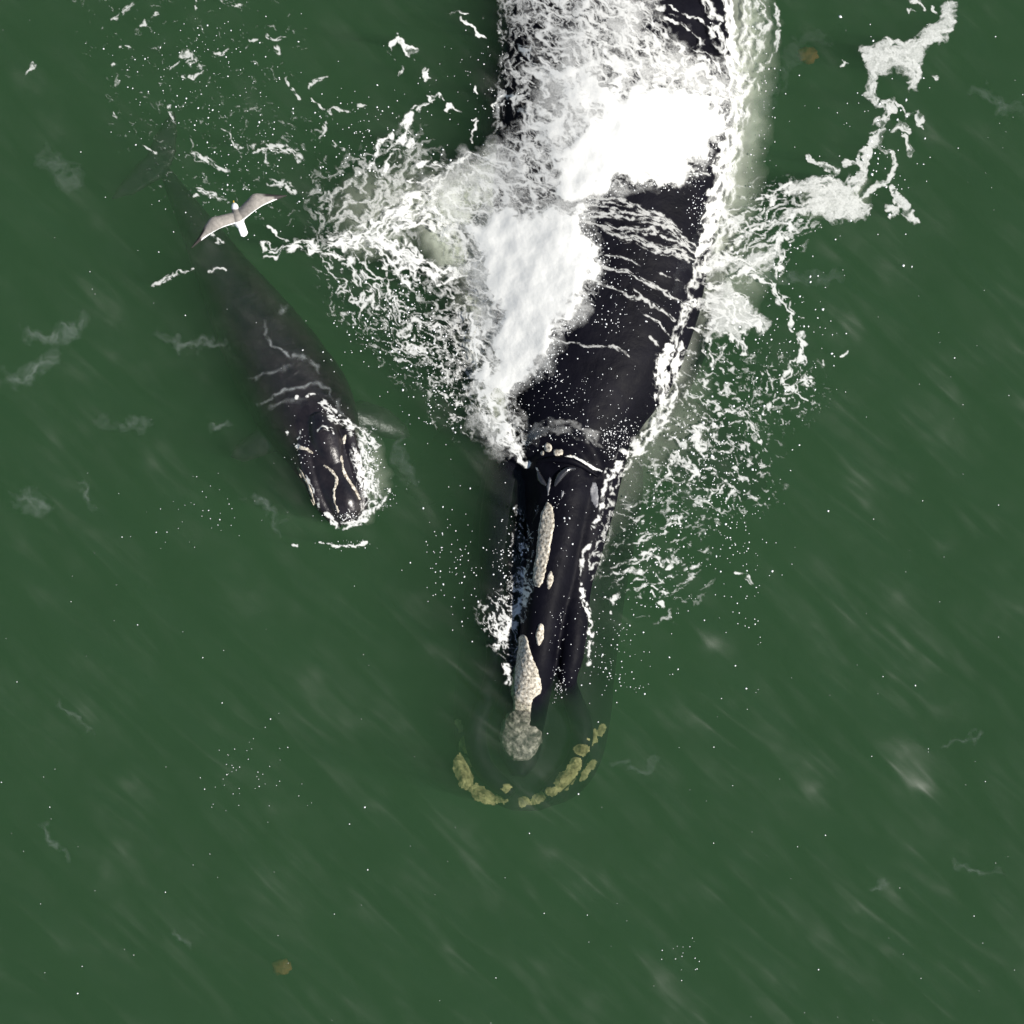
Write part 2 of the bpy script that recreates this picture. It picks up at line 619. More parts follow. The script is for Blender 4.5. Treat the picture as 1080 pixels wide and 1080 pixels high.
def body_relief(co):
    n = 0.012 * fbm(co[:, 0] * 1.6, co[:, 1] * 2.6, 3, 12)
    # folds of skin behind the blowholes
    x, y = co[:, 0], co[:, 1]
    bx, by = W(588, 500, .5)
    r = np.hypot((x - bx) * 1.0, (y - by) * 1.05)
    fold = 0.035 * np.exp(-((r - 0.62) / 0.07) ** 2) - 0.03 * np.exp(-((r - 0.46) / 0.06) ** 2)
    fold = fold * (y > by) * sstep(0, .2, co[:, 2])
    return n + fold


mbody = fuse('body', [loft(body_rows, 170, 56, 2.15, [math.radians(a) for a in (0, 2, 2, 2, 2, 2, 2, 1, 0, 0)]), loft(jaw_rows, 70, 48, 2.6), tube(lip_r), tube(lip_l), fl1, fl2, fk],
             0.032, 6, M_SKIN, mother, body_relief)

# ------------------------------------------------------------------ calf
cx0, cy0 = W(300, 390, 0)
calf = empty('whale_calf', (float(cx0), float(cy0), -1.1))
tag(calf, 'dark grey whale calf lying just under the surface beside the adult', 'whale')
calf_rows = st_px([
    (168, 160, .06, -1.0, -1.15), (186, 192, .15, -.82, -1.14), (210, 235, .27, -.58, -1.17), (238, 285, .42, -.36, -1.2), (268, 335, .58, -.20, -1.3),
    (297, 383, .69, -.085, -1.35), (319, 420, .71, -.035, -1.3), (334, 452, .62, .04, -1.15), (344, 482, .47, .10, -.95), (352, 505, .36, .135, -.7),
    (361, 526, .27, .15, -.5), (367, 541, .2, .09, -.4), (370, 550, .1, -.02, -.3)])
c_lip_l = tb_px([(322, 462, -.14, .17), (324, 485, -.08, .15), (330, 508, -.05, .13), (338, 528, -.06, .115), (349, 543, -.10, .10), (362, 551, -.13, .09)])
c_lip_r = tb_px([(364, 455, -.14, .16), (371, 478, -.09, .13), (376, 500, -.07, .115), (380, 520, -.07, .10), (381, 536, -.10, .095), (374, 548, -.13, .09)])
c_dome = tb_px([(352, 500, -.02, .14), (361, 517, .0, .16), (367, 531, -.01, .165), (370, 541, -.04, .13)])
c_crown = tb_px([(335, 440, -.10, .16), (341, 457, -.05, .22), (347, 474, -.05, .22), (353, 490, -.04, .16)])
cf1 = flipper(315, 440, [(325, 428), (300, 432), (270, 445), (247, 462), (240, 474), (255, 480), (285, 472), (312, 462)], -.42, -.7, .07)
cf2 = flipper(365, 425, [(352, 415), (380, 410), (408, 418), (428, 434), (432, 446), (418, 450), (390, 446), (360, 445)], -.8, -1.25, .07)
cfk = flipper(168, 165, [(172, 172), (158, 178), (138, 190), (112, 196), (122, 180), (140, 160), (152, 148), (160, 128), (172, 108), (182, 100), (184, 124), (182, 150)], -1.0, -1.1, .05)


def calf_relief(co):
    x, y = co[:, 0], co[:, 1]
    ax, ay = 0.42, -0.9     # along the body
    s = x * ax + y * ay
    c = x * 0.9 + y * 0.42
    wr = 0.011 * ridged(s * 2.6 + 0.9 * fbm(x * 1.5, y * 1.5, 3, 5), c * 0.9, 3, 33)
    return wr * sstep(float(W(300, 470)[1]), float(W(300, 430)[1]), y) + 0.006 * fbm(x * 5, y * 5, 2, 8)


cbody = fuse('body', [loft(calf_rows, 110, 44, 2.2), tube(c_lip_l, 40), tube(c_lip_r, 40), tube(c_dome, 30), tube(c_crown, 30), cf1, cf2, cfk],
             0.018, 4, M_CALF, calf, calf_relief)

BV = {mbody: bvh_of(mbody), cbody: bvh_of(cbody)}
DOWN = Vector((0, 0, -1))


def top_z(x, y, who=None):
    best = None
    for o, t in BV.items():
        if who is not None and o is not who:
            continue
        h = t.ray_cast(Vector((x, y, 5)), DOWN)
        if h[0] is not None and (best is None or h[0].z > best):
            best = h[0].z
    return best


def px_on(u, v, who, z=0.0, floor=None):
    """the point of a whale's skin seen at a photo pixel"""
    for _ in range(4):
        x, y = W(u, v, z)
        h = top_z(float(x), float(y), who)
        if h is None:
            break
        z = max(h, floor) if floor is not None else h
    return float(x), float(y), z


# ---- callosities: lumpy raised patches that follow the skin
def poly_sd(px, py, poly):
    P = np.asarray(poly, float)
    d = np.full(px.shape, 1e9)
    inside = np.zeros(px.shape, bool)
    for k in range(len(P)):
        a, b = P[k], P[(k + 1) % len(P)]
        e = b - a
        wx, wy = px - a[0], py - a[1]
        t = np.clip((wx * e[0] + wy * e[1]) / (e @ e + 1e-9), 0, 1)
        d = np.minimum(d, (wx - t * e[0]) ** 2 + (wy - t * e[1]) ** 2)
        c = ((a[1] > py) != (b[1] > py)) & (px < (b[0] - a[0]) * (py - a[1]) / (b[1] - a[1] + 1e-12) + a[0])
        inside ^= c
    d = np.sqrt(d)
    return np.where(inside, -d, d)


def patch(name, poly, who, parent, m, height=0.05, rough=0.5, step=1.0, seed=1, edge=3.0, jag=2.0, zg=0.0, floor=None):
    P = np.asarray(poly, float)
    u0, v0 = P.min(0) - 2
    u1, v1 = P.max(0) + 2
    us, vs = np.arange(u0, u1 + step, step), np.arange(v0, v1 + step, step)
    U, Vv = np.meshgrid(us, vs)
    sdist = poly_sd(U, Vv, P) + jag * fbm(U / 6, Vv / 6, 3, seed + 50)
    z0 = px_on(P[:, 0].mean(), P[:, 1].mean(), who, zg, floor)[2]
    co = np.zeros(U.shape + (3,))
    prof = sstep(0, edge, -sdist)
    lump = 1 + rough * (fbm(U / 3.2, Vv / 3.2, 3, seed) * 1.6)
    for a in range(U.shape[0]):
        for b in range(U.shape[1]):
            if sdist[a, b] < 2:
                x, y, z = px_on(U[a, b], Vv[a, b], who, z0, floor)
                co[a, b] = (x, y, z - 0.02 + prof[a, b] * (height * lump[a, b] + 0.02))
    if floor is not None:          # bridge the groove between lip and jaw
        ok = co[..., 1] != 0
        zz = np.where(ok, co[..., 2], np.nan)
        for _ in range(6):
            pd = np.pad(zz, 2, constant_values=np.nan)
            zz = np.nanmean([pd[a:a + zz.shape[0], b:b + zz.shape[1]] for a in range(5) for b in range(5)], axis=0)
        co[..., 2] = np.where(ok, zz + .03 * (lump - 1) * prof, co[..., 2])
    keep = sdist < 0.8
    q = keep[:-1, :-1] & keep[1:, :-1] & keep[:-1, 1:] & keep[1:, 1:]
    w = U.shape[1]
    ii, jj = np.nonzero(q)
    a0 = ii * w + jj
    F = np.stack([a0, a0 + w, a0 + w + 1, a0 + 1], -1)
    used = np.unique(F)
    remap = np.full(U.size, -1)
    remap[used] = np.arange(len(used))
    return mesh_np(name, co.reshape(-1, 3)[used], remap[F], m, True, parent)


def ell(u, v, a, b, rot=0, n=14):
    t = np.linspace(0, 2 * np.pi, n, endpoint=False)
    r = math.radians(rot)
    return [(u + a * math.cos(q) * math.cos(r) - b * math.sin(q) * math.sin(r), v + a * math.cos(q) * math.sin(r) + b * math.sin(q) * math.cos(r)) for q in t]


calls = [
    ([(577, 527), (584, 535), (586, 550), (582, 575), (579, 592), (573, 616), (568, 621), (562, 618), (561, 605), (565, 580), (567, 555), (570, 540)], .05),
    (ell(580, 612, 4.5, 11, 8), .04),
    (ell(569.5, 669, 5.5, 13, 6), .045),
    ([(551, 667), (557, 672), (561, 690), (568, 706), (572, 722), (571, 732), (563, 738), (560, 752), (541, 750), (540, 738), (536, 726), (537, 712), (543, 700), (545, 684), (546, 672)], .06),
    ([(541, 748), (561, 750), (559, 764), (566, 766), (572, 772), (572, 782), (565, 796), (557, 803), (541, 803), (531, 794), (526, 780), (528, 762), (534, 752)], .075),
    (ell(578, 472, 5, 6), .035), (ell(589, 477, 6, 5), .035), (ell(601, 481, 4, 3), .02), (ell(572, 478, 3, 3.5), .02),
]
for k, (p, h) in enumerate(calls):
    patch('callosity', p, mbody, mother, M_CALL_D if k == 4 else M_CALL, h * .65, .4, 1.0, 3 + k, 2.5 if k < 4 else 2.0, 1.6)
for k, (u, v, a, b, r) in enumerate([(635, 770, 4, 6, 20), (624, 778, 6, 10, 15), (614, 791, 8, 7, 0), (607, 806, 7, 9, 20), (597, 822, 16, 9, -50), (576, 838, 17, 6, -22),
                                     (620, 812, 4, 14, 32), (484, 765, 4, 7, -20), (490, 786, 6, 9, 0), (489, 814, 10, 20, -14), (508, 838, 17, 8, 35),
                                     (535, 831, 8, 5, 18), (528, 843, 8, 5, 10), (553, 846, 7, 5, 0), (566, 845, 6, 4, 0)]):
    patch('jaw_callosity', ell(u, v, a, b, r), mbody, mother, M_CALL_Y, .09, .6, 1.0, 40 + k, 4.0, 3.6, -.85, -1.0)
patch('pale_patch', [(624, 508), (629, 507), (633, 520), (633, 533), (629, 538), (623, 530), (621, 518)], mbody, mother, M_PALE, .008, .2, 1.0, 70, 2)  # grey reflection on the wet skin, put into the patch colour
patch('pale_patch', ell(593, 522, 2.6, 6, 12), mbody, mother, M_PALE, .01, .2, 1.0, 71, 2)
patch('pale_patch', ell(579, 512, 3, 13, 6), mbody, mother, M_PALE, .012, .3, 1.0, 72, 2)


def ridge(name, pts, who, parent, m, r):
    path = []
    for k, (u, v) in enumerate(pts):
        x, y, z = px_on(u, v, who)
        f = math.sin(math.pi * (k + 0.4) / (len(pts) - 0.2))
        path.append((x, y, z + r * 0.2, r * max(f, 0.25)))
    V, F = tube(path, 30, 10)
    me = bpy.data.meshes.new(name)
    me.from_pydata(V.tolist(), [], F)
    me.polygons.foreach_set('use_smooth', np.ones(len(me.polygons), bool))
    me.materials.append(m)
    o = bpy.data.objects.new(name, me)
    C.objects.link(o)
    o.parent = parent
    o.matrix_parent_inverse = parent.matrix_world.inverted()
    return o


ridge('blowhole', [(607, 494), (600, 495), (593, 500), (588, 507), (585, 513)], mbody, mother, M_RIM, .05)
ridge('blowhole', [(567, 497), (569, 503), (572, 508), (576, 512)], mbody, mother, M_RIM, .045)
ridge('skin_fold', [(566, 487), (582, 485), (604, 487), (618, 494), (631, 503)], mbody, mother, M_SKIN, .05)

# calf markings
for k, (p, wd) in enumerate([
    ([(341, 490), (347, 494), (353, 500), (355.5, 507), (352, 518), (353, 530), (357, 541)], 1.9),
    ([(360, 480), (361, 490), (363, 499), (371, 511), (376, 519), (380.5, 528)], 1.8),
    ([(313.5, 492), (319, 501), (325, 511), (329, 522), (332, 532)], 1.6),
    ([(312, 476), (316, 472), (324, 474), (331, 479)], 1.9),
    ([(364, 458), (363, 463), (363, 469)], 2.2)]):
    P = np.asarray(p, float)
    t = np.gradient(P, axis=0)
    t /= np.linalg.norm(t, axis=1)[:, None]
    nn = np.c_[-t[:, 1], t[:, 0]]
    ww = wd * np.sin(np.linspace(.5, np.pi - .5, len(P)))[:, None] + .5
    patch('callosity', np.r_[P + nn * ww, (P - nn * ww)[::-1]].tolist(), cbody, calf, M_CALL, .014, .7, .6, 90 + k, 1.2, 1.6)
ridge('blowhole', [(337, 455), (341, 452.5), (345, 454)], cbody, calf, M_CALF, .03)
ridge('blowhole', [(346, 453), (349, 453.5), (351, 456)], cbody, calf, M_CALF, .028)


# ------------------------------------------------------------------ gull
GZ = 7.0


def gpt(u, v, dz=0.0):
    x, y = W(u, v, GZ)
    return float(x), float(y), GZ + dz


def wing(lead, trail, zs):
    """lead / trail: photo outline of one wing from root to tip"""
    n = 30
    L = cr_interp([(a, b, z) for (a, b), z in zip(lead, zs)], n)
    T = cr_interp([(a, b, z) for (a, b), z in zip(trail, zs)], n)
    m = 9
    V, F = [], []
    for i in range(n):
        for s in (1, -1):
            for k in range(m):
                f = k / (m - 1)
                u, v = L[i, :2] * (1 - f) + T[i, :2] * f
                z = L[i, 2]
                th = (0.016 * (1 - i / n) + 0.007) * (4 * f * (1 - f)) ** 0.5 * (1 - .5 * f) + .0035
                camber = 0.02 * 4 * f * (1 - f)
                x, y, zz = gpt(u, v, z + camber + s * th)
                V.append((x, y, zz))
    w = 2 * m
    for i in range(n - 1):
        for k in range(m - 1):
            a = i * w + k
            F.append([a, a + 1, a + 1 + w, a + w])
            b = a + m
            F.append([b, b + w, b + w + 1, b + 1])
        a, b = i * w, i * w + m
        F.append([a, a + w, b + w, b])
        a, b = i * w + m - 1, i * w + 2 * m - 1
        F.append([a, b, b + w, a + w])
    for i in (0, n - 1):
        for k in range(m - 1):
            a = i * w + k
            q = [a, a + m, a + m + 1, a + 1]
            F.append(q if i == 0 else q[::-1])
    return np.array(V), F


lw = wing([(247, 224), (240, 226), (231, 229), (223.5, 231), (217, 238), (211, 248), (201.5, 261)],
          [(252, 235), (245, 237.5), (236, 241), (226, 246), (219, 250), (213.5, 253.5), (202.2, 261.6)], [.02, .05, .09, .11, .08, .03, -.03])
rw = wing([(251, 221), (255, 217.5), (261, 212), (267, 206.5), (277, 205.5), (288, 205.7), (302.5, 205.6)],
          [(254, 235), (259, 231.5), (268, 225), (279, 217.5), (285, 214.5), (290.5, 211.8), (302.8, 206.3)], [.02, .05, .09, .11, .08, .03, -.03])
gb = tube([gpt(246.6, 213.8) + (.012,), gpt(247, 215.5) + (.035,), gpt(247.6, 218) + (.047,), gpt(248.4, 221.5) + (.05,), gpt(249.6, 226) + (.075,),
           gpt(251, 231) + (.085,), gpt(252.5, 236.5) + (.062,), gpt(254, 241) + (.03,)], 40, 20)
tail_o = [(249.5, 236), (253.2, 234), (257, 233), (259, 238.5), (261.5, 245.2), (260, 248.2), (257, 250), (254, 249), (251.8, 243.5)]
gt = blade([gpt(*p)[:2] for p in tail_o], lambda x, y: GZ + 0.0, .012)
gull = fuse('gull', [lw, rw, gb, gt], 0.0045, 1, None)
n = len(gull.data.vertices)
co = np.zeros(n * 3, np.float32)
gull.data.vertices.foreach_get('co', co)
co = co.reshape(-1, 3)
kz = DIST * ct - co[:, 2]
# back to outline pixels for the plumage zones
rel_y = (co[:, 1] + DIST * st) * ct - kz * st * 1.0
U_ = 540 + co[:, 0] / (KPX * (co[:, 1] * st + DIST * st * st + kz * ct))
V_ = 540 - ((co[:, 1] + DIST * st) * ct - kz * st) / (KPX * ((co[:, 1] + DIST * st) * st + kz * ct))


def pl_dist(u, v, pts):
    d = np.full(u.shape, 1e9)
    P = np.asarray(pts, float)
    for k in range(len(P) - 1):
        e = P[k + 1] - P[k]
        t = np.clip(((u - P[k, 0]) * e[0] + (v - P[k, 1]) * e[1]) / (e @ e), 0, 1)
        d = np.minimum(d, np.hypot(u - P[k, 0] - t * e[0], v - P[k, 1] - t * e[1]))
    return d


d_tr = np.minimum(pl_dist(U_, V_, [(252, 236), (245, 238), (236, 241.2), (226, 246.2), (219, 250.2), (213.5, 254)]),
                  pl_dist(U_, V_, [(254, 236), (259, 232), (268, 225.2), (279, 217.8), (285, 214.8), (290.5, 212)]))
white = 1 - sstep(2.0, 2.7, d_tr + .3 * fbm(U_ / 2, V_ / 2, 2, 4))
tail_m = sstep(-.5, .8, (V_ - 235.5) - 0 * U_) * (np.abs(U_ - 254 - (V_ - 236) * .3) < 8) * (poly_sd(U_, V_, tail_o) < 1.2)
head_m = 1 - sstep(220.0, 221.5, V_ + 0 * U_)
head_m = head_m * (np.abs(U_ - 247.5) < 6) * (V_ < 222 - (U_ - 247) * .5)
white = np.maximum(white, np.maximum(tail_m, head_m))
tipd = np.minimum(np.hypot(U_ - 204, V_ - 258.5), np.hypot(U_ - 299.5, V_ - 206))
ld = np.minimum(pl_dist(U_, V_, [(217, 238), (211, 248), (204, 258.5)]), pl_dist(U_, V_, [(276, 205.5), (288, 205.7), (299.5, 206)]))
black = np.maximum(1 - sstep(9.5, 12.5, tipd), (1 - sstep(1.0, 2.4, ld)) * (1 - sstep(18, 25, tipd)))
mir = np.minimum(np.hypot(U_ - 213.2, V_ - 253.3), np.hypot(U_ - 291.3, V_ - 210.8))
mirror = 1 - sstep(.7, 1.3, mir)
for an, av in (('white', white), ('black', black), ('mirror', mirror)):
    a = gull.data.attributes.new(an, 'FLOAT', 'POINT')
    a.data.foreach_set('value', np.asarray(av, np.float32))
m, ns, ls = mat('plumage')
out = node(ns, 'ShaderNodeOutputMaterial')
p = node(ns, 'ShaderNodeBsdfPrincipled')
ls.new(p.outputs[0], out.inputs[0])
p.inputs['Roughness'].default_value = 0.7
tc = node(ns, 'ShaderNodeTexCoord')
nn = noise_node(ns, ls, tc.outputs['Object'], 22.0, 4, .6)
rp = ramp(ns, ls, nn.outputs[0], [(.3, (.20, .185, .165)), (.7, (.31, .285, .255))])
prev = rp.outputs[0]
for an, colr in (('white', (.84, .84, .84, 1)), ('black', (.03, .024, .022, 1)), ('mirror', (.75, .73, .72, 1))):
    at = node(ns, 'ShaderNodeAttribute', attribute_name=an)
    mx = node(ns, 'ShaderNodeMix', data_type='RGBA')
    ls.new(at.outputs['Fac'], mx.inputs['Factor'])
    ls.new(prev, mx.inputs['A'])
    mx.inputs['B'].default_value = colr
    prev = mx.outputs['Result']
ls.new(prev, p.inputs['Base Color'])
bp = node(ns, 'ShaderNodeBump')
bp.inputs['Strength'].default_value = .4
bp.inputs['Distance'].default_value = .01
n3 = noise_node(ns, ls, tc.outputs['Object'], 60.0, 3, .6)
ls.new(n3.outputs[0], bp.inputs['Height'])
ls.new(bp.outputs[0], p.inputs['Normal'])
gull.data.materials.clear()
gull.data.materials.append(m)
tag(gull, 'pale grey gull with black wingtips and white tail gliding above the calf', 'gull')
M_BEAK = principled_mat('beak', [(.3, (.6, .36, .05)), (.7, (.75, .5, .1))], 20, (.3, .5))[0]
bk = tube([gpt(246.7, 215.2, -.004) + (.014,), gpt(246.4, 213.2, -.006) + (.011,), gpt(246.1, 211.3, -.012) + (.004,)], 14, 10)
me = bpy.data.meshes.new('beak')
me.from_pydata(bk[0].tolist(), [], bk[1])
me.materials.append(M_BEAK)
o = bpy.data.objects.new('beak', me)
C.objects.link(o)
o.parent = gull

# ------------------------------------------------------------------ foam fields (drawn on the water plane, 0.75 photo px = 1 cm cells)
STEP = 0.75
UU0, VV0 = -40.0, -110.0
NU, NV = int((1120 - UU0) / STEP), int((1020 - VV0) / STEP)
us = UU0 + np.arange(NU) * STEP
vs = VV0 + np.arange(NV) * STEP
FO = {k: np.zeros((NV, NU), np.float32) for k in ('wash', 'right', 'left', 'calf', 'film', 'faint')}
BU = np.zeros((NV, NU), np.float32)
_seed = [100]


def window(u0, v0, u1, v1):
    a, b = max(int((u0 - UU0) / STEP), 0), min(int((u1 - UU0) / STEP) + 2, NU)
    c, d = max(int((v0 - VV0) / STEP), 0), min(int((v1 - VV0) / STEP) + 2, NV)
    U, V = np.meshgrid(us[a:b], vs[c:d])
    return (slice(c, d), slice(a, b)), U, V


def put(field, sl, val):
    f = field[sl]
    np.maximum(f, val.astype(np.float32), out=f)


def stroke(key, pts, strength=1.0, scale=9.0, stretch=2.0, warp=4.0, sharp=0.16, opac=1.0, field=None):
    """foam along a polyline of (u, v, half width); ragged, with holes drawn out along it"""
    _seed[0] += 1
    sd = _seed[0]
    P = np.asarray(pts, float)
    mxw = P[:, 2].max() * 1.8 + warp * 1.5 + 2
    sl, U, V = window(P[:, 0].min() - mxw, P[:, 1].min() - mxw, P[:, 0].max() + mxw, P[:, 1].max() + mxw)
    if U.size == 0:
        return
    U2 = U + warp * fbm(U / 22, V / 22, 3, sd) * 1.6 + .35 * warp * fbm(U / 6, V / 6, 2, sd + 7)
    V2 = V + warp * fbm(U / 22, V / 22, 3, sd + 31) * 1.6 + .35 * warp * fbm(U / 6, V / 6, 2, sd + 11)
    best = np.full(U.shape, 1e9)
    S = np.zeros(U.shape)
    D = np.zeros(U.shape)
    acc = 0.0
    for k in range(max(len(P) - 1, 1)):
        a = P[k]
        b = P[min(k + 1, len(P) - 1)]
        e = b[:2] - a[:2]
        L = np.hypot(*e) + 1e-6
        wx, wy = U2 - a[0], V2 - a[1]
        t = np.clip((wx * e[0] + wy * e[1]) / (L * L), 0, 1)
        dx, dy = wx - t * e[0], wy - t * e[1]
        w = a[2] + t * (b[2] - a[2])
        q = np.hypot(dx, dy) / w
        upd = q < best
        best = np.where(upd, q, best)
        S = np.where(upd, acc + t * L, S)
        sg = (wx * e[1] - wy * e[0]) / L
        D = np.where(upd, sg, D)
        acc += L
    n = uni(0.62 * ridged(S / (scale * stretch), D / scale, 3, sd + 3) + 0.38 * (0.5 + fbm(U2 / scale * .9, V2 / scale * .9, 3, sd + 5)))
    cov = strength * np.clip(1.3 - best ** 1.5 * 1.1, 0, 1)
    thr = 1 - cov
    val = sstep(thr - sharp, thr + sharp, n) * np.clip(cov * 4, 0, 1)
    val = val * (0.72 + 0.28 * sstep(0.1, 0.9, n))
    put(FO[key] if field is None else field, sl, val * opac)


def faint(key, pts, op, warp=6.0, scale=14.0):
    """a soft pale stroke without an edge, for painted sky sheen and thin foam lines"""
    _seed[0] += 1
    sd = _seed[0]
    P = np.asarray(pts, float)
    g = P[:, 2].max() * 2.5 + warp * 2
    sl, U, V = window(P[:, 0].min() - g, P[:, 1].min() - g, P[:, 0].max() + g, P[:, 1].max() + g)
    U2 = U + warp * fbm(U / 20, V / 20, 3, sd) * 1.5
    V2 = V + warp * fbm(U / 20, V / 20, 3, sd + 8) * 1.5
    q = np.full(U.shape, 1e9)
    S = np.zeros(U.shape)
    L = np.r_[0, np.cumsum(np.hypot(*np.diff(P[:, :2], axis=0).T))]
    for k in range(len(P) - 1):
        e = P[k + 1, :2] - P[k, :2]
        t = np.clip(((U2 - P[k, 0]) * e[0] + (V2 - P[k, 1]) * e[1]) / (e @ e + 1e-6), 0, 1)
        d = np.hypot(U2 - P[k, 0] - t * e[0], V2 - P[k, 1] - t * e[1]) / (P[k, 2] + t * (P[k + 1, 2] - P[k, 2]))
        up = d < q
        q = np.where(up, d, q)
        S = np.where(up, L[k] + t * (L[k + 1] - L[k]), S)
    ends = np.sin(np.pi * np.clip(S / L[-1], .02, .98)) ** .7
    put(FO[key], sl, op * np.exp(-1.6 * q * q) * ends * np.clip(.55 + 1.1 * ridged(U2 / scale, V2 / scale, 3, sd + 4) - .35, 0, 1.2))


def region(key, poly, strength=1.0, scale=10.0, soft=10.0, warp=6.0, rot=0.0, stretch=1.0, sharp=0.18, opac=1.0, field=None, lace=0.6):
    """foam filling an outline with a ragged border"""
    _seed[0] += 1
    sd = _seed[0]
    P = np.asarray(poly, float)
    g = soft + warp * 2
    sl, U, V = window(P[:, 0].min() - g, P[:, 1].min() - g, P[:, 0].max() + g, P[:, 1].max() + g)
    U2 = U + warp * (fbm(U / 30, V / 30, 3, sd) * 1.5 + .4 * fbm(U / 7, V / 7, 2, sd + 1))
    V2 = V + warp * (fbm(U / 30, V / 30, 3, sd + 21) * 1.5 + .4 * fbm(U / 7, V / 7, 2, sd + 2))
    d = -poly_sd(U2, V2, P)
    c = np.clip(0.5 + d / (2 * soft), 0, 1)
    r = math.radians(rot)
    A = (U2 * math.cos(r) + V2 * math.sin(r)) / (scale * stretch)
    B = (-U2 * math.sin(r) + V2 * math.cos(r)) / scale
    n = uni(lace * ridged(A, B, 4, sd + 3) + (1 - lace) * (0.5 + fbm(A * .8, B * .8, 4, sd + 6)))
    cov = c * strength
    thr = 1 - cov
    put(FO[key] if field is None else field, sl, sstep(thr - sharp, thr + sharp, n) * np.clip(c * 4, 0, 1) * opac)


def haze(poly, alpha, soft=25.0, warp=10.0, scale=40.0):
    _seed[0] += 1
    sd = _seed[0]
    P = np.asarray(poly, float)
    g = soft + warp
    sl, U, V = window(P[:, 0].min() - g, P[:, 1].min() - g, P[:, 0].max() + g, P[:, 1].max() + g)
    U2 = U + warp * fbm(U / 35, V / 35, 3, sd) * 1.5
    V2 = V + warp * fbm(U / 35, V / 35, 3, sd + 5) * 1.5
    c = sstep(-soft, soft, -poly_sd(U2, V2, P))
    put(BU, sl, .8 * c * alpha * (0.8 + .5 * fbm(U2 / scale, V2 / scale, 4, sd + 9)))


# --- the big white wash over the mother's left flank
border = [(772, 92), (757, 140), (742, 156), (728, 180), (705, 192), (680, 186), (650, 190), (628, 197), (614, 206), (612, 222), (611, 240), (622, 258), (629, 272), (622, 296),
          (604, 328), (588, 343), (577, 350), (576, 372), (570, 386), (545, 398), (534, 410), (536, 440), (548, 466)]
wash_poly = [(540, -100), (538, 0), (558, 30), (580, 62), (588, 100), (566, 128), (532, 152), (486, 180), (455, 205), (462, 235), (492, 275), (508, 320), (512, 370), (505, 420), (516, 456), (540, 472)] + border[::-1] + \
            [(768, 70), (748, 78), (726, 66), (700, 48), (684, 20), (668, -10), (660, -100)]
region('wash', wash_poly, .42, 14, 14, 8, 30, 1.7, .42, .9, lace=.9)
region('wash', wash_poly, .34, 6, 14, 7, 40, 1.5, .4, .7, lace=.9)
region('wash', wash_poly, .40, 46, 20, 12, 40, 1.6, .6, .7, lace=.5)
region('wash', [(500, 238), (560, 226), (612, 222), (612, 245), (628, 270), (618, 300), (585, 340), (572, 380), (540, 398), (532, 425), (524, 400), (530, 330), (515, 280)], 1.5, 18, 14, 6, 0, 1, .3, 1.0, lace=.3)
region('wash', [(650, 100), (700, 96), (740, 112), (762, 112), (742, 152), (705, 188), (650, 186), (600, 205), (585, 190), (605, 145)], 1.5, 18, 16, 6, 0, 1, .3, 1.0, lace=.3)
region('wash', [(570, 66), (635, 40), (670, 80), (650, 130), (600, 165), (565, 165)], .8, 18, 24, 8, 35, 1.6, .4, .95, lace=.55)
# lace breaking over the back at the top
region('wash', [(655, -60), (690, 0), (720, 45), (765, 60), (775, 95), (740, 110), (690, 90), (650, 40)], .30, 20, 14, 9, 55, 1.8, .25, .85, lace=.95)
for pts in ([(700, 20, 2), (720, 24, 1.6), (738, 42, 2), (742, 60, 1.6)], [(690, 8, 2), (712, 10, 1.5), (735, 18, 1.5), (752, 40, 2)], [(735, -30, 9), (745, 0, 7), (755, 20, 6), (752, 34, 3)], [(757, 30, 4), (765, 60, 4), (772, 80, 5)]):
    stroke('wash', pts, .7, 8, 2, 4, .3, .8)
for pts, st_ in (([(532, -60, 7), (530, -10, 7), (533, 40, 8), (530, 90, 8), (522, 135, 8)], .2), ([(545, 0, 10), (552, 60, 12), (548, 110, 12)], .22), ([(540, 70, 5), (556, 84, 5), (572, 92, 5)], .4), ([(525, 112, 3), (540, 104, 3), (556, 104, 3)], .45)):
    stroke('wash', pts, st_, 8, 1.8, 7, .3, .75)
# ragged skirt towards the neck and below
for pts in ([(512, 400, 12), (518, 440, 15), (535, 462, 14), (548, 470, 6)], [(500, 340, 14), (505, 380, 12), (512, 420, 10)], [(530, 460, 8), (543, 475, 8), (552, 488, 5)], [(548, 478, 4), (556, 488, 3)]):
    stroke('wash', pts, .55, 9, 1.4, 6, .4)
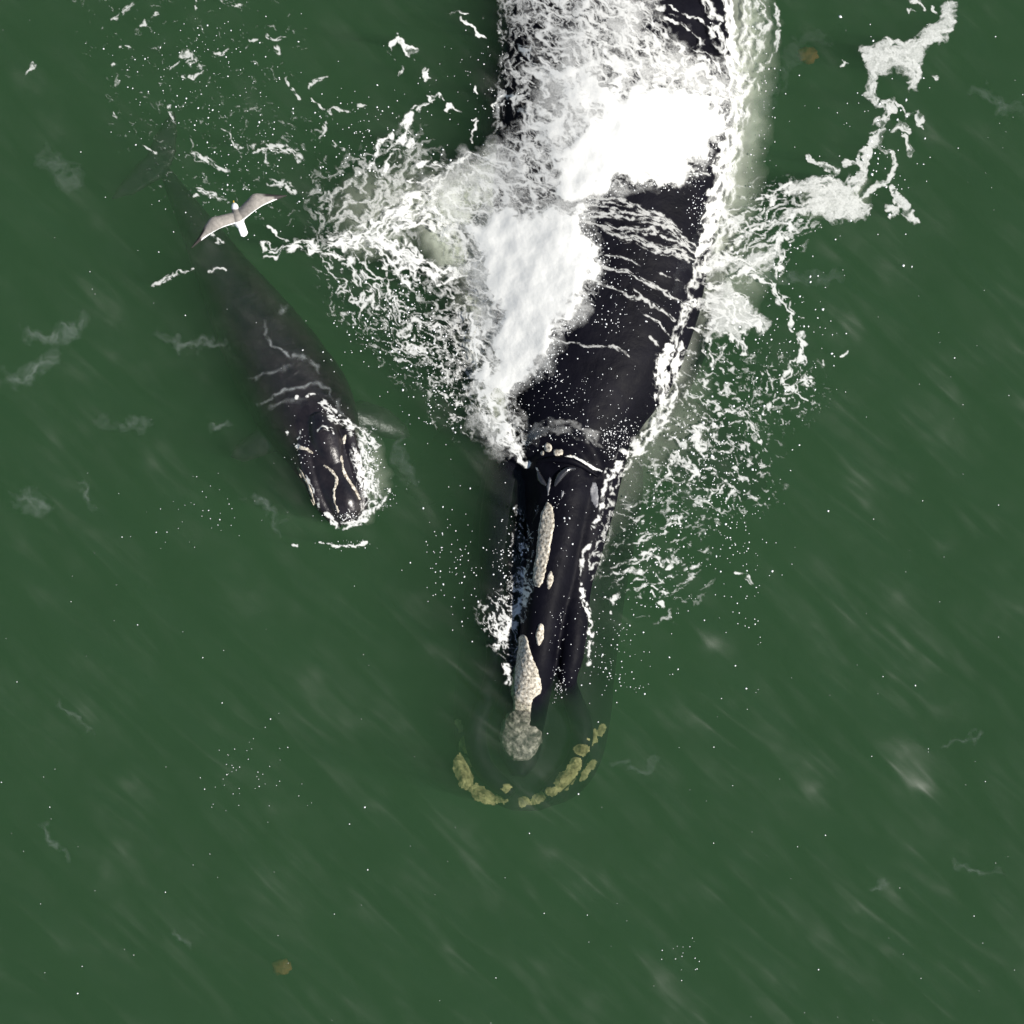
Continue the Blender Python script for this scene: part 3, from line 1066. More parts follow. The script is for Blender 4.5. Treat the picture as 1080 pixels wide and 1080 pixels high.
# --- films and threads of foam left on the black back
for pts, s in (([(616, 210, 3), (655, 213, 4), (674, 220, 5), (699, 229, 4), (719, 250, 4), (734, 262, 2)], .9),
               ([(613, 225, 3), (647, 225, 5), (674, 228, 6), (697, 235, 5), (716, 246, 3)], 1.0),
               ([(616, 234, 3), (638, 239, 5), (660, 243, 5), (685, 242, 5), (716, 256, 5), (735, 268, 3)], .95),
               ([(640, 246, 3), (655, 250, 4), (674, 254, 5), (691, 263, 6), (712, 265, 6), (732, 276, 4)], .78),
               ([(614, 217, 2), (640, 218, 2), (668, 224, 2)], .9),
               ([(633, 281, 1.8), (663, 288, 2.2), (685, 299, 2.2), (704, 311, 2.6), (720, 322, 2.2)], 1.1),
               ([(627, 296, 1.6), (652, 307, 1.8), (685, 320, 2.6), (698, 328, 1.8), (711, 339, 1.5)], 1.0),
               ([(668, 305, 1.6), (674, 312, 1.6), (690, 322, 1.6)], .9),
               ([(674, 329, 1.2), (697, 342, 1.6), (709, 358, 1.4)], .95),
               ([(583, 357, 1.5), (613, 364, 1.7), (647, 366, 1.8), (663, 376, 1.4)], 1.1),
               ([(640, 270, 1.5), (670, 276, 1.6), (700, 290, 1.6), (722, 300, 1.5)], .7),
               ([(686, 356, 2), (692, 361, 2), (697, 365, 1)], .9),
               ([(725, 175, 1.6), (735, 182, 1.5), (748, 186, 1.5)], .8), ([(654, 196, 2), (658, 196, 1.5)], 1.0)):
    stroke('film', pts, s * .6, 5, 4.5, 3, .35, .58)
stroke('film', [(556, 458, 7), (575, 452, 9), (600, 449, 9), (620, 456, 9), (632, 468, 7)], .6, 12, 2.5, 5, .5, .24)
stroke('film', [(590, 484, 1), (605, 482, 1.3), (618, 488, 1.6), (628, 495, 1.5), (634, 497, 1.5)], .95, 6, 2, 1.5, .2)
stroke('film', [(566, 494, .9), (569, 502, 1.1), (573, 508, 1)], 1.1, 6, 2, .6, .2)  # painted highlight along the left blowhole rim
stroke('film', [(606, 494, 1), (599, 496, 1.2), (592, 501, 1.1), (586, 509, 1)], 1.1, 6, 2, .6, .2)  # painted highlight along the right blowhole rim
# --- right edge of the mother: the bow line of white water
stroke('right', [(766, -60, 7), (768, 0, 6), (773, 40, 6), (776, 90, 8), (772, 130, 10), (764, 170, 11), (755, 210, 11), (747, 245, 9), (740, 268, 6)], .85, 9, 2.2, 4, .35)
stroke('right', [(792, -40, 6), (786, 20, 7), (787, 60, 8), (784, 100, 9), (776, 150, 8), (768, 200, 7), (760, 240, 8), (746, 280, 8)], .5, 10, 2.6, 5, .45, .8)
stroke('right', [(738, 278, 6), (728, 305, 6), (722, 330, 5), (716, 350, 6), (711, 368, 7)], .45, 9, 2, 3, .4, .7)
stroke('right', [(706, 366, 5), (700, 382, 7), (697, 400, 7), (696, 418, 6)], .8, 8, 1.6, 3, .3)
stroke('right', [(716, 366, 5), (712, 390, 6), (706, 425, 8), (692, 450, 10), (672, 474, 11), (655, 488, 9), (642, 502, 5)], .55, 9, 1.6, 4, .3, .9)
stroke('right', [(642, 502, 3), (636, 520, 2.5), (635, 535, 2.5), (626, 560, 2.5), (617, 580, 2.5), (612, 600, 2.5), (612, 615, 2.5)], .55, 7, 2, 3, .3, .8)
stroke('right', [(614, 618, 3), (618, 640, 4), (623, 655, 4), (624, 680, 4), (620, 700, 3)], .55, 7, 1.6, 3, .3)
stroke('right', [(655, 500, 7), (645, 525, 9), (640, 555, 9), (630, 590, 8), (625, 610, 7)], .22, 8, 1.8, 6, .25, .7)
# upper right swirl
for pts, s in (([(800, 5, 8), (806, 25, 8), (800, 45, 7), (795, 62, 5)], .75), ([(815, 5, 3), (822, 25, 3), (820, 45, 2.5), (808, 72, 2), (798, 95, 2)], .8), ([(790, 85, 4), (805, 70, 3)], .7), ([(815, -20, 6), (805, -5, 6)], .8)):
    stroke('right', pts, s * .6, 8, 1.8, 5, .35, .7)
# the drifting raft of foam, far right
raft = [([(1001, 4, 2.6), (1005, 22, 3.2), (997, 30, 4.2), (984, 40, 6), (966, 48, 7.5), (950, 53, 9), (932, 61, 11), (915, 58, 5)], 1.25),
        ([(920, 66, 6), (922, 85, 4.2), (923, 100, 3.6), (926, 113, 2.6)], 1.2), ([(948, 58, 8), (960, 70, 7), (966, 80, 5), (965, 90, 3.4)], 1.2),
        ([(936, 40, 4), (942, 44, 5), (950, 48, 4)], 1.1), ([(932, 108, 4), (938, 107, 6), (941, 115, 4), (934, 122, 2)], 1.1), ([(927, 130, 7), (934, 126, 5), (941, 116, 3)], 1.1),
        ([(944, 134, 4), (952, 133, 5), (955, 137, 3)], 1.1), ([(945, 108, 2), (952, 118, 2), (955, 124, 2)], .9), ([(958, 122, 2.5), (966, 118, 3), (970, 130, 2), (974, 136, 1.5)], .95),
        ([(918, 147, 5), (925, 146, 7), (936, 140, 3)], 1.15), ([(922, 155, 2), (934, 162, 2.2), (941, 164, 4), (942, 175, 3.6), (937, 186, 4), (925, 196, 4), (911, 204, 4)], 1.15),
        ([(957, 143, 2.6), (961, 152, 3), (962, 160, 3.4)], 1.1), ([(913, 158, 5), (914, 170, 5.5), (908, 184, 6), (900, 192, 8), (893, 205, 9), (888, 215, 9)], 1.2),
        ([(905, 163, 3), (896, 172, 4), (888, 174, 3)], 1.0), ([(853, 168, 3.5), (862, 174, 5), (872, 178, 5), (884, 180, 4)], 1.15),
        ([(832, 202, 3), (843, 196, 5), (858, 193, 6), (875, 193, 9), (886, 202, 10), (896, 212, 10), (910, 216, 6)], 1.2),
        ([(825, 226, 3), (842, 222, 5), (862, 217, 9), (868, 205, 8)], 1.15), ([(885, 224, 5), (900, 226, 5), (918, 222, 3)], 1.15), ([(942, 200, 4), (950, 212, 6), (956, 224, 5), (966, 232, 4.5)], 1.15),
        ([(935, 218, 3), (945, 222, 3.5), (940, 228, 2)], 1.0), ([(984, 80, 1), (988, 82, 4)], 1.1), ([(890, 62, 2), (894, 67, 2.5), (889, 71, 2)], 1.0),
        ([(955, -4, 4), (968, 0, 4), (974, 8, 2)], 1.1), ([(988, 8, 1.6), (990, 16, 1.6)], 1.0), ([(996, 6, 1.4), (995, 15, 1.4)], .9), ([(960, 10, 2.2), (966, 13, 1.5)], .9)]
for poly in ([(908, 55), (922, 52), (938, 42), (946, 50), (958, 47), (978, 37), (996, 24), (999, 4), (1004, 5), (1006, 25), (990, 42), (970, 56), (962, 62), (971, 67), (963, 74), (967, 88), (961, 93), (955, 80), (945, 73), (935, 76), (926, 88), (924, 104), (927, 114), (919, 108), (919, 82), (914, 66)],
             [(828, 200), (850, 191), (868, 195), (880, 189), (896, 203), (904, 186), (913, 182), (908, 198), (898, 213), (919, 218), (912, 227), (885, 231), (870, 222), (840, 229), (822, 228), (850, 219), (860, 209), (846, 201)],
             [(764, 295), (772, 306), (790, 317), (798, 332), (807, 345), (800, 353), (785, 345), (782, 359), (770, 352), (755, 351), (741, 346), (757, 338), (745, 326), (727, 320), (750, 319), (744, 311), (758, 304)],
             [(742, 290), (760, 272), (790, 272), (808, 268), (822, 254), (825, 262), (814, 278), (795, 284), (775, 280), (757, 286)]):
    region('right', poly, 1.12, 10, 4, 8, 150, 1.6, .55, .6, lace=.85)
for pts, s in raft:
    stroke('right', pts, s * .72, 8, 1.6, 6, .35, .72)
# lacy wash between raft and whale
lacy = [([(830, 196, 3), (815, 205, 4), (800, 210, 3)], .9), ([(838, 200, 3), (820, 208, 4), (808, 218, 4), (797, 224, 3)], .85), ([(845, 238, 4), (828, 245, 5), (812, 252, 4)], .95),
        ([(835, 228, 3), (815, 234, 5), (795, 240, 5), (775, 245, 4)], .85), ([(742, 285, 6), (755, 275, 8), (772, 274, 8), (790, 278, 6), (806, 274, 6), (820, 262, 5), (824, 250, 3)], 1.05),
        ([(752, 240, 9), (770, 235, 8), (782, 250, 6), (770, 262, 8)], .7), ([(822, 262, 3), (823, 278, 5), (822, 292, 4)], 1.0),
        ([(772, 290, 3), (786, 287, 4), (800, 292, 5), (812, 298, 5), (820, 307, 5), (828, 320, 7), (834, 330, 3)], 1.1), ([(743, 302, 3), (760, 306, 6), (766, 297, 4)], 1.05),
        ([(748, 312, 6), (762, 315, 12), (775, 322, 14), (787, 332, 12), (800, 343, 8)], 1.1), ([(725, 318, 4), (742, 322, 5), (760, 332, 9), (775, 345, 8)], 1.0), ([(728, 345, 3), (745, 348, 5), (760, 340, 8)], 1.0),
        ([(800, 343, 6), (804, 352, 4)], 1.0), ([(786, 345, 5), (782, 360, 4), (785, 372, 3)], .9), ([(770, 350, 5), (780, 365, 3)], .85), ([(750, 360, 4), (745, 372, 4), (752, 385, 4)], .85),
        ([(765, 365, 3), (755, 382, 4), (750, 390, 3)], .85), ([(834, 336, 2), (834, 350, 2.5)], 1.0), ([(846, 334, 3)] * 2, 1.0), ([(847, 355, 5), (848, 370, 6), (842, 382, 5)], 1.15), ([(838, 383, 4), (830, 392, 5), (828, 402, 4)], 1.0),
        ([(825, 415, 4), (838, 408, 5), (852, 404, 6), (860, 410, 3)], 1.05), ([(840, 420, 4), (846, 424, 4)], .9), ([(866, 382, 3), (870, 386, 2)], 1.0), ([(887, 375, 3), (893, 373, 2)], 1.0),
        ([(730, 455, 5), (735, 468, 6), (742, 473, 3)], 1.15), ([(732, 452, 5), (745, 448, 5), (755, 450, 4)], 1.05), ([(710, 480, 4), (715, 487, 5)], .9), ([(712, 478, 4), (705, 500, 5), (695, 512, 3)], .85), ([(725, 492, 5), (732, 500, 6), (728, 510, 3)], .9),
        ([(765, 530, 2.5), (775, 520, 3), (782, 514, 2)], 1.0), ([(745, 525, 3), (756, 518, 4), (768, 512, 3)], .9), ([(790, 450, 4), (800, 460, 3), (803, 475, 3)], .75),
        ([(685, 563, 2), (700, 557, 3), (717, 550, 3)], .95), ([(660, 553, 2), (680, 548, 2)], .85), ([(672, 588, 3), (682, 585, 3), (697, 592, 3)], .95), ([(706, 598, 2), (712, 590, 4), (716, 582, 2.5)], 1.0),
        ([(648, 608, 2), (658, 604, 3), (667, 601, 2.5), (676, 606, 3), (682, 610, 4)], 1.05), ([(690, 622, 3), (698, 625, 5), (705, 623, 2)], 1.05), ([(688, 623, 2), (693, 635, 2), (703, 643, 2)], 1.0), ([(648, 632, 5), (649, 637, 5)], 1.15), ([(644, 645, 3)] * 2, 1.1),
        ([(695, 605, 3), (700, 610, 2)], .9), ([(780, 605, 3), (790, 612, 3)], .9)]
for pts, s in lacy:
    stroke('right', pts, s * .52, 7, 2.2, 6, .3, .85)
region('right', [(720, 385), (760, 375), (800, 430), (800, 520), (740, 540), (690, 520), (705, 450)], .17, 8, 30, 6, 20, 1.3, .14, .75, lace=.5)
region('right', [(660, 545), (720, 540), (735, 600), (700, 640), (650, 620)], .13, 8, 25, 6, 160, 2.0, .1, .8, lace=.5)
region('right', [(760, 215), (830, 200), (850, 240), (800, 285), (750, 290)], .28, 10, 20, 8, 160, 2.2, .22, .7, lace=.85)
region('right', [(790, 380), (850, 390), (860, 430), (800, 450)], .12, 7, 20, 6, 120, 1.2, .1, .8)
# --- left of the mother: the arm of wash reaching to the calf
region('left', [(340, 205), (400, 165), (440, 150), (455, 195), (430, 235), (380, 250), (345, 250)], .42, 17, 24, 12, 150, 1.3, .4, .55, lace=.95)
arm = [([(470, 240, 10), (445, 225, 13), (425, 228, 16), (405, 238, 16), (388, 248, 14), (370, 254, 10), (352, 252, 6)], 1.2), ([(455, 205, 8), (438, 212, 10), (418, 228, 10)], 1.05),
       ([(390, 258, 10), (410, 270, 13), (435, 280, 13), (460, 296, 9), (478, 296, 5)], 1.05), ([(400, 252, 10), (425, 262, 12), (450, 278, 10), (466, 290, 7), (490, 285, 6), (510, 275, 8)], 1.05),
       ([(408, 275, 5), (418, 290, 4), (428, 298, 2.5), (432, 300, 2)], 1.05), ([(360, 262, 9), (365, 272, 8), (352, 268, 6)], .95), ([(425, 215, 3), (435, 225, 2), (448, 216, 2), (462, 217, 2)], .9),
       ([(350, 250, 6), (330, 258, 6), (310, 256, 4), (295, 250, 3), (285, 244, 2)], .95), ([(345, 262, 6), (325, 263, 5), (300, 262, 5), (282, 268, 3)], .85), ([(280, 262, 4), (290, 262, 4), (305, 258, 4)], .85),
       ([(400, 180, 5), (412, 168, 4), (420, 150, 4), (428, 128, 4), (440, 117, 5)], .95), ([(378, 185, 4), (395, 170, 6), (405, 150, 5), (415, 140, 3)], .8), ([(430, 125, 3), (425, 135, 4), (432, 145, 4), (436, 155, 3)], .85),
       ([(445, 118, 4), (452, 112, 3.5), (455, 100, 4), (464, 98, 3), (468, 105, 2)], 1.0), ([(470, 111, 3), (480, 116, 3.5), (486, 120, 2)], 1.0),
       ([(446, 72, 3), (450, 80, 3.6), (450, 85, 2)], 1.15), ([(424, 73, 2.4), (424, 82, 2)], 1.1), ([(421, 41, 3), (428, 46, 4.5), (435, 54, 3.5)], 1.2), ([(418, 44, 3), (415, 54, 3), (417, 61, 2)], 1.1),
       ([(487, 20, 2), (496, 28, 2), (502, 36, 3), (514, 37, 1.6)], 1.0), ([(478, 16, 2), (488, 14, 2), (494, 14, 2)], .9), ([(508, 13, 3), (508, 17, 2)], 1.0), ([(503, 95, 3.4)] * 2, 1.1), ([(525, 38, 2.5)] * 2, 1.0),
       ([(498, 128, 1.5), (503, 125, 2), (499, 138, 1.5), (498, 148, 1.6)], .85), ([(520, 112, 2), (530, 106, 2), (543, 102, 2)], .95), ([(555, 118, 6), (560, 125, 4)], .75), ([(552, 52, 5), (560, 46, 4), (560, 62, 4), (572, 72, 3)], .75), ([(562, 70, 3), (580, 78, 4), (590, 85, 4)], .85),
       ([(444, 172, 4), (452, 170, 5), (460, 176, 3)], 1.05), ([(462, 175, 3), (480, 170, 4), (497, 167, 4), (515, 166, 3), (525, 164, 2)], .9), ([(430, 190, 3), (445, 186, 4), (460, 186, 3), (455, 192, 4)], 1.0), ([(428, 200, 2), (440, 196, 2), (450, 198, 2)], .9), ([(460, 205, 2), (463, 190, 2), (472, 178, 2)], .85)]
for pts, s in arm:
    stroke('left', pts, s * .60, 9, 2.4, 7, .32, .95)
region('left', [(345, 258), (400, 262), (440, 300), (420, 345), (370, 330), (350, 295)], .24, 10, 24, 8, 60, 1.5, .16, .8, lace=.65)
region('left', [(400, 320), (480, 330), (505, 370), (490, 400), (430, 390), (400, 350)], .20, 9, 25, 8, 25, 1.6, .16, .75, lace=.7)
region('left', [(455, 380), (510, 390), (505, 450), (470, 440)], .18, 8, 22, 8, 60, 1.4, .12, .8, lace=.6)
region('left', [(460, 300), (510, 290), (525, 350), (510, 400), (480, 370)], .38, 12, 20, 8, 20, 1.5, .35, .7, lace=.85)
for pts, s in (([(438, 338, 6), (448, 344, 5), (462, 345, 6), (474, 350, 5)], .9), ([(425, 362, 4), (438, 370, 6), (446, 374, 4)], .95), ([(500, 370, 5), (498, 378, 6), (505, 385, 3)], .9), ([(455, 403, 2), (463, 408, 2), (470, 418, 2)], .85), ([(480, 400, 2), (495, 397, 2), (512, 388, 3)], .85), ([(412, 325, 6), (420, 318, 5), (430, 328, 5)], .8), ([(478, 345, 4), (498, 343, 4), (508, 350, 4)], .9)):
    stroke('left', pts, s * .5, 8, 1.8, 6, .28, .8)
# threads further left and at the top left
far_l = [([(268, 158, 4), (280, 155, 6), (298, 157, 7), (312, 163, 5)], .92), ([(262, 154, 2), (250, 158, 2), (245, 150, 1.5), (240, 140, 1.2), (235, 138, 1)], .75), ([(278, 160, 2), (283, 172, 2)], .7), ([(315, 165, 2), (316, 178, 1.5)], .7), ([(285, 190, 4), (300, 195, 6), (312, 204, 4)], .75),
         ([(198, 160, 2), (212, 166, 3.4), (225, 172, 3), (240, 180, 2)], .85), ([(152, 156, 1.5), (165, 161, 2)], .75), ([(200, 200, 3), (215, 202, 4), (230, 206, 4), (240, 212, 2)], .8), ([(202, 208, 2), (208, 206, 2)], .9),
         ([(162, 302, 2.2), (176, 295, 3), (190, 286, 3), (205, 284, 1.6)], .9), ([(222, 285, 2), (235, 285, 2)], .8), ([(225, 250, 3), (233, 256, 3)], .9), ([(180, 72, 1.2), (190, 66, 1.2)], .8), ([(193, 55, 5), (205, 66, 5), (212, 72, 3)], .6), ([(194, 80, 2), (206, 79, 2), (215, 75, 2)], .9), ([(226, 58, 2), (236, 57, 2.5), (243, 52, 2)], .9), ([(282, 36, 2.4), (290, 41, 2.4), (300, 42, 2)], 1.0), ([(294, 50, 2.4), (295, 58, 2)], 1.0), ([(262, 42, 1.5), (270, 40, 1.5)], .9),
         ([(300, 83, 1.2), (308, 94, 2), (315, 102, 2)], .9), ([(205, 2, 2), (203, 10, 2)], 1.0), ([(232, 3, 2), (245, 5, 2.4), (255, 8, 3)], .9), ([(120, 20, 3), (130, 14, 4), (140, 4, 3)], .65), ([(126, 52, 1.6), (138, 51, 2)], .85), ([(120, 70, 3)] * 2, 1.0), ([(150, 25, 3), (165, 15, 2)], .6), ([(120, 120, 2), (124, 125, 2)], .9), ([(175, 105, 1.2), (180, 120, 2), (182, 126, 2)], .7), ([(28, 78, 2), (34, 70, 3), (37, 66, 2)], .75),
         ([(326, 92, 2), (335, 84, 2.4), (347, 82, 2)], .75), ([(330, 105, 1.4), (340, 112, 1.6), (348, 120, 2), (352, 112, 2)], .75), ([(352, 115, 1.6), (370, 118, 1.8), (385, 113, 1.8)], .8), ([(345, 130, 2), (338, 142, 2), (330, 150, 1.5)], .7), ([(350, 150, 3), (365, 158, 2)], .5)]
for pts, s in far_l:
    stroke('left', pts, s * .5, 6, 2.0, 4, .32, .7)
region('left', [(180, 130), (330, 140), (350, 230), (260, 215), (190, 200)], .028, 8, 40, 8, 20, 1.5, .06, .65)
region('left', [(100, 0), (300, 0), (280, 120), (140, 130)], .012, 8, 40, 8, 20, 1.5, .05, .65)
# left side of the mother's head
for pts, s in (([(556, 618, 4), (550, 630, 5), (545, 642, 6)], .95), ([(545, 645, 6), (537, 655, 7), (530, 668, 7), (526, 684, 5)], .95), ([(518, 648, 4), (522, 658, 5), (528, 672, 5)], .85), ([(552, 600, 4), (556, 610, 4)], .8), ([(536, 700, 4), (538, 712, 5), (536, 722, 4)], .6)):
    stroke('left', pts, s * .62, 7, 1.3, 5, .3)
region('left', [(545, 540), (560, 540), (556, 620), (540, 625)], .13, 6, 8, 5, 90, 1.4, .15, .7)
region('left', [(508, 640), (555, 615), (550, 650), (535, 690), (518, 670)], .3, 7, 12, 6, 60, 1.5, .2, .8)
# --- calf
calf_fo = [([(372, 455, 7), (384, 458, 8), (393, 468, 8)], .72), ([(380, 475, 11), (388, 490, 12), (390, 508, 12)], .78), ([(376, 478, 6), (378, 495, 5), (380, 512, 4)], .9), ([(389, 512, 11), (394, 525, 9), (392, 535, 7)], .72),
           ([(345, 545, 3), (354, 552, 4), (366, 555, 5), (378, 550, 5), (386, 544, 5), (392, 540, 3)], 1.1), ([(398, 535, 2), (408, 525, 2), (410, 515, 1.6)], .9), ([(346, 573, 1.4), (355, 577, 2), (366, 578, 2), (380, 577, 2.2), (387, 573, 1.6)], 1.1), ([(338, 571, 1.2), (342, 572, 1.2)], 1.0), ([(309, 575, 1.8), (313, 575, 1.4)], 1.1),
           ([(322, 419, 1.5), (328, 415, 2), (336, 415, 1.6)], 1.0), ([(314, 420, 1.6)] * 2, .9), ([(338, 425, 4), (346, 428, 5), (352, 434, 4)], .75), ([(350, 440, 5), (360, 443, 6), (370, 448, 5)], .78), ([(316, 455, 2), (315, 465, 2), (314, 474, 3)], .7), ([(301, 453, 2), (305, 458, 2.4)], 1.0), ([(334, 454, 2), (341, 451.5, 2.5), (349, 453, 2.5), (351, 458, 1.5)], .8),
           ([(323, 502, 2), (328, 512, 2), (331, 522, 1.6), (337, 538, 1.6)], .75), ([(368, 530, 1.2), (369, 537, 1.5), (368, 545, 2)], .9)]
for pts, s in calf_fo:
    stroke('calf', pts, s * .62, 6, 1.5, 3, .25, .9)
for pts, op in (([(280, 340, 1.6), (281, 352, 1.6), (287, 364, 1.8), (298, 371, 1.8), (306, 376, 2), (318, 376, 2), (332, 383, 2), (338, 392, 1.6)], .26),
                ([(270, 425, 2), (292, 418, 2), (310, 411, 2), (330, 404, 2.2), (345, 410, 2), (352, 422, 2)], .22), ([(262, 400, 2), (285, 392, 2), (310, 386, 2)], .12),
                ([(285, 432, 2), (305, 425, 2), (325, 424, 2)], .12), ([(358, 420, 2), (362, 440, 2)], .14), ([(295, 330, 3), (302, 322, 3)], .16)):
    faint('faint', pts, op * 1.1, 5, 8)  # pale lines over the calf: foam lines and painted sky reflections
# sky reflection on faint wavelet crests, painted as a pale film
for pts, op in (([(22, 348, 4), (45, 356, 5), (70, 350, 6), (95, 334, 5)], .15), ([(0, 407, 4), (25, 396, 5), (50, 380, 5), (65, 366, 4)], .17), ([(165, 350, 3), (190, 365, 3), (215, 363, 3), (242, 358, 3)], .13),
                ([(15, 522, 5), (35, 530, 7), (60, 535, 5)], .15), ([(82, 505, 2), (90, 522, 3), (97, 535, 2)], .12), ([(255, 522, 3), (280, 533, 3), (297, 562, 3)], .13), ([(40, 865, 2), (52, 880, 3), (70, 910, 2)], .12),
                ([(100, 440, 4), (130, 447, 4), (165, 452, 3)], .08), ([(245, 445, 2), (235, 450, 2), (222, 455, 2)], .15), ([(40, 160, 5), (60, 175, 7), (85, 195, 6)], .09), ([(430, 440, 3), (420, 480, 4), (440, 520, 4)], .07),
                ([(990, 790, 2), (1010, 785, 2), (1040, 770, 2)], .10), ([(1000, 905, 3), (1030, 920, 2), (1060, 922, 2)], .10), ([(790, 300, 6), (800, 298, 4), (860, 290, 4), (900, 300, 4)], .08), ([(920, 935, 3), (940, 930, 2)], .08),
                ([(1020, 95, 4), (1060, 110, 5), (1078, 120, 4)], .10), ([(640, 800, 3), (675, 812, 3), (700, 800, 3)], .06), ([(60, 745, 2), (80, 760, 2), (98, 768, 2)], .10), ([(185, 980, 2), (200, 998, 2)], .10), ([(700, 335, 8), (800, 120, 6), (850, 35, 6), (900, 50, 5)], .05)):
    faint('faint', [(a, b, c * 1.7) for a, b, c in pts], op * .62, 11)
# --- bubbles under the surface
haze([(545, -60), (560, 40), (600, 90), (560, 140), (470, 190), (430, 215), (455, 260), (490, 300), (505, 380), (520, 450), (560, 400), (620, 200), (700, 100), (660, -60)], .95, 20, 14)
haze([(770, -60), (806, -40), (808, 60), (800, 130), (788, 210), (770, 260), (745, 300), (728, 350), (715, 390), (700, 440), (670, 480), (690, 420), (715, 340), (745, 250), (768, 120)], .8, 20, 7, 22)
haze([(690, 390), (740, 400), (740, 460), (680, 500), (640, 560), (620, 600), (640, 520)], .25, 22)
haze([(360, 210), (410, 180), (440, 160), (450, 210), (420, 260), (370, 260)], .4, 20)
haze([(740, 250), (800, 255), (815, 285), (780, 340), (740, 350)], .35, 18)
haze([(845, 195), (915, 195), (905, 225), (850, 228)], .3, 10)
haze([(372, 455), (400, 465), (405, 520), (388, 545)], .35, 10)


# the wash peters out over the tail stock
_U, _V = np.meshgrid(us, vs[:160])
_f = sstep(-100, -25, _V + 45 * fbm(_U / 40, _V / 40, 3, 91) + 12 * fbm(_U / 9, _V / 9, 2, 92)).astype(np.float32)
for _k in FO:
    FO[_k][:160] *= _f
BU[:160] *= _f

# ---- foam sheets as real relief lying on water and skin
WM = mbody.data
mb = np.zeros(len(WM.vertices) * 3, np.float32)
WM.vertices.foreach_get('co', mb)


def box_blur(g, r, times=2):
    for _ in range(times):
        for ax in (0, 1):
            n_ = g.shape[ax]
            c_ = np.cumsum(np.concatenate([np.repeat(np.take(g, [0], ax), r + 1, ax), g, np.repeat(np.take(g, [-1], ax), r, ax)], ax), ax, dtype=np.float64)
            g = ((np.take(c_, np.arange(2 * r + 1, 2 * r + 1 + n_), ax) - np.take(c_, np.arange(n_), ax)) / (2 * r + 1)).astype(np.float32)
    return g


def build_foam(name, field, label, m=M_FOAM, thr=0.02, lift=0.010, relief=0.016, below=None, on_whale=True, heap=0):
    keep = field > thr
    q = keep[:-1, :-1] | keep[1:, :-1] | keep[:-1, 1:] | keep[1:, 1:]
    ii, jj = np.nonzero(q)
    a0 = ii * NU + jj
    F = np.stack([a0, a0 + NU, a0 + NU + 1, a0 + 1], -1)
    used = np.unique(F)
    remap = np.full(field.size, -1, np.int64)
    remap[used] = np.arange(len(used))
    u = us[used % NU]
    v = vs[used // NU]
    f = field.ravel()[used]
    x, y = W(u, v, 0)
    z = wave(x, y)
    if below is not None:
        z = z - below + 0.05 * fbm(u / 25, v / 25, 2, 77)
        for k in range(len(x)):
            h = BV[mbody].ray_cast(Vector((x[k], y[k], 5)), DOWN)[0]
            if h is not None and z[k] - .02 < h.z < z[k] + below * 1.5:
                z[k] = h.z + .02
        g = np.full(field.shape, -below, np.float32)
        g.ravel()[used] = z
        z = box_blur(g, 7, 3).ravel()[used]
    else:
        if on_whale:
            hz = np.full(len(x), -9.0)
            for o, t in BV.items():
                lo = np.array([c[:] for c in o.bound_box])
                ok = (x > lo[:, 0].min() - .2) & (x < lo[:, 0].max() + .2) & (y > lo[:, 1].min() - .3) & (y < lo[:, 1].max() + .3)
                for k in np.nonzero(ok)[0]:
                    xx, yy = x[k], y[k]
                    h = t.ray_cast(Vector((xx, yy, 5)), DOWN)[0]
                    if h is not None and h.z > z[k]:
                        x2, y2 = W(u[k], v[k], h.z)
                        h2 = t.ray_cast(Vector((x2, y2, 5)), DOWN)[0]
                        zz = h2.z if h2 is not None else h.z
                        if zz > max(z[k], hz[k]):
                            hz[k] = zz
                            x[k], y[k] = W(u[k], v[k], zz)
            z = np.maximum(z, hz)
        if heap:
            g = np.full(field.shape, np.nan, np.float32)
            g.ravel()[used] = z
            g = np.where(np.isnan(g), 0.0, g)
            for st_ in (2, 4, 8, 14):          # the heap of foam leans against the flank
                for ax in (0, 1):
                    g = np.maximum(g, np.maximum(np.roll(g, st_, ax), np.roll(g, -st_, ax)))
            g *= 0.9
            g = box_blur(g, heap, 3)
            g2 = g.copy()
            g2.ravel()[used] = np.maximum(z, g.ravel()[used])
            z = np.maximum(z - .03, box_blur(g2, 14, 3).ravel()[used]) + .03
            x, y = W(u, v, z)
        fb = box_blur(field, 6, 2).ravel()[used]
        thick = fb * (0.2 + 0.8 * sstep(.4, 1, fb))
        z = z + lift + relief * thick * (0.6 + 1.2 * fbm(u / 30, v / 30, 2, 55) + 0.12 * fbm(u / 6, v / 6, 2, 66))
    o = mesh_np(name, np.stack([x, y, z], -1), remap[F], m, True, None, {'foam': f})
    tag(o, label, 'foam', 'stuff')
    return o


for k in ('right', 'left', 'calf'):
    FO[k][FO[k] < .03] = 0
build_foam('sea_foam', FO['wash'], 'broad bright white wash of churned foam over the left flank of the adult whale', relief=0.03, lift=.015, heap=45)
build_foam('sea_foam', FO['right'], 'broken white foam streaks and drifting rafts right of the adult whale')
build_foam('sea_foam', FO['left'], 'ragged lacy foam between the adult whale and the calf')
build_foam('sea_foam', FO['calf'], 'small foam fringe around the head of the calf', relief=.03)
build_foam('foam_and_sheen_film', FO['film'], 'thin white foam threads lying across the black back of the adult whale, with painted highlights on its blowholes', relief=.02)
build_foam('foam_and_sheen_film', FO['faint'], 'faint pale sky reflections painted on the wavelet crests of the green water', M_SHEEN, thr=.008, relief=0.0, lift=.006)
build_foam('bubble_cloud', BU, 'milky green bubbles hanging just under the surface along the adult whale', M_BUBBLE, below=0.06, on_whale=False)


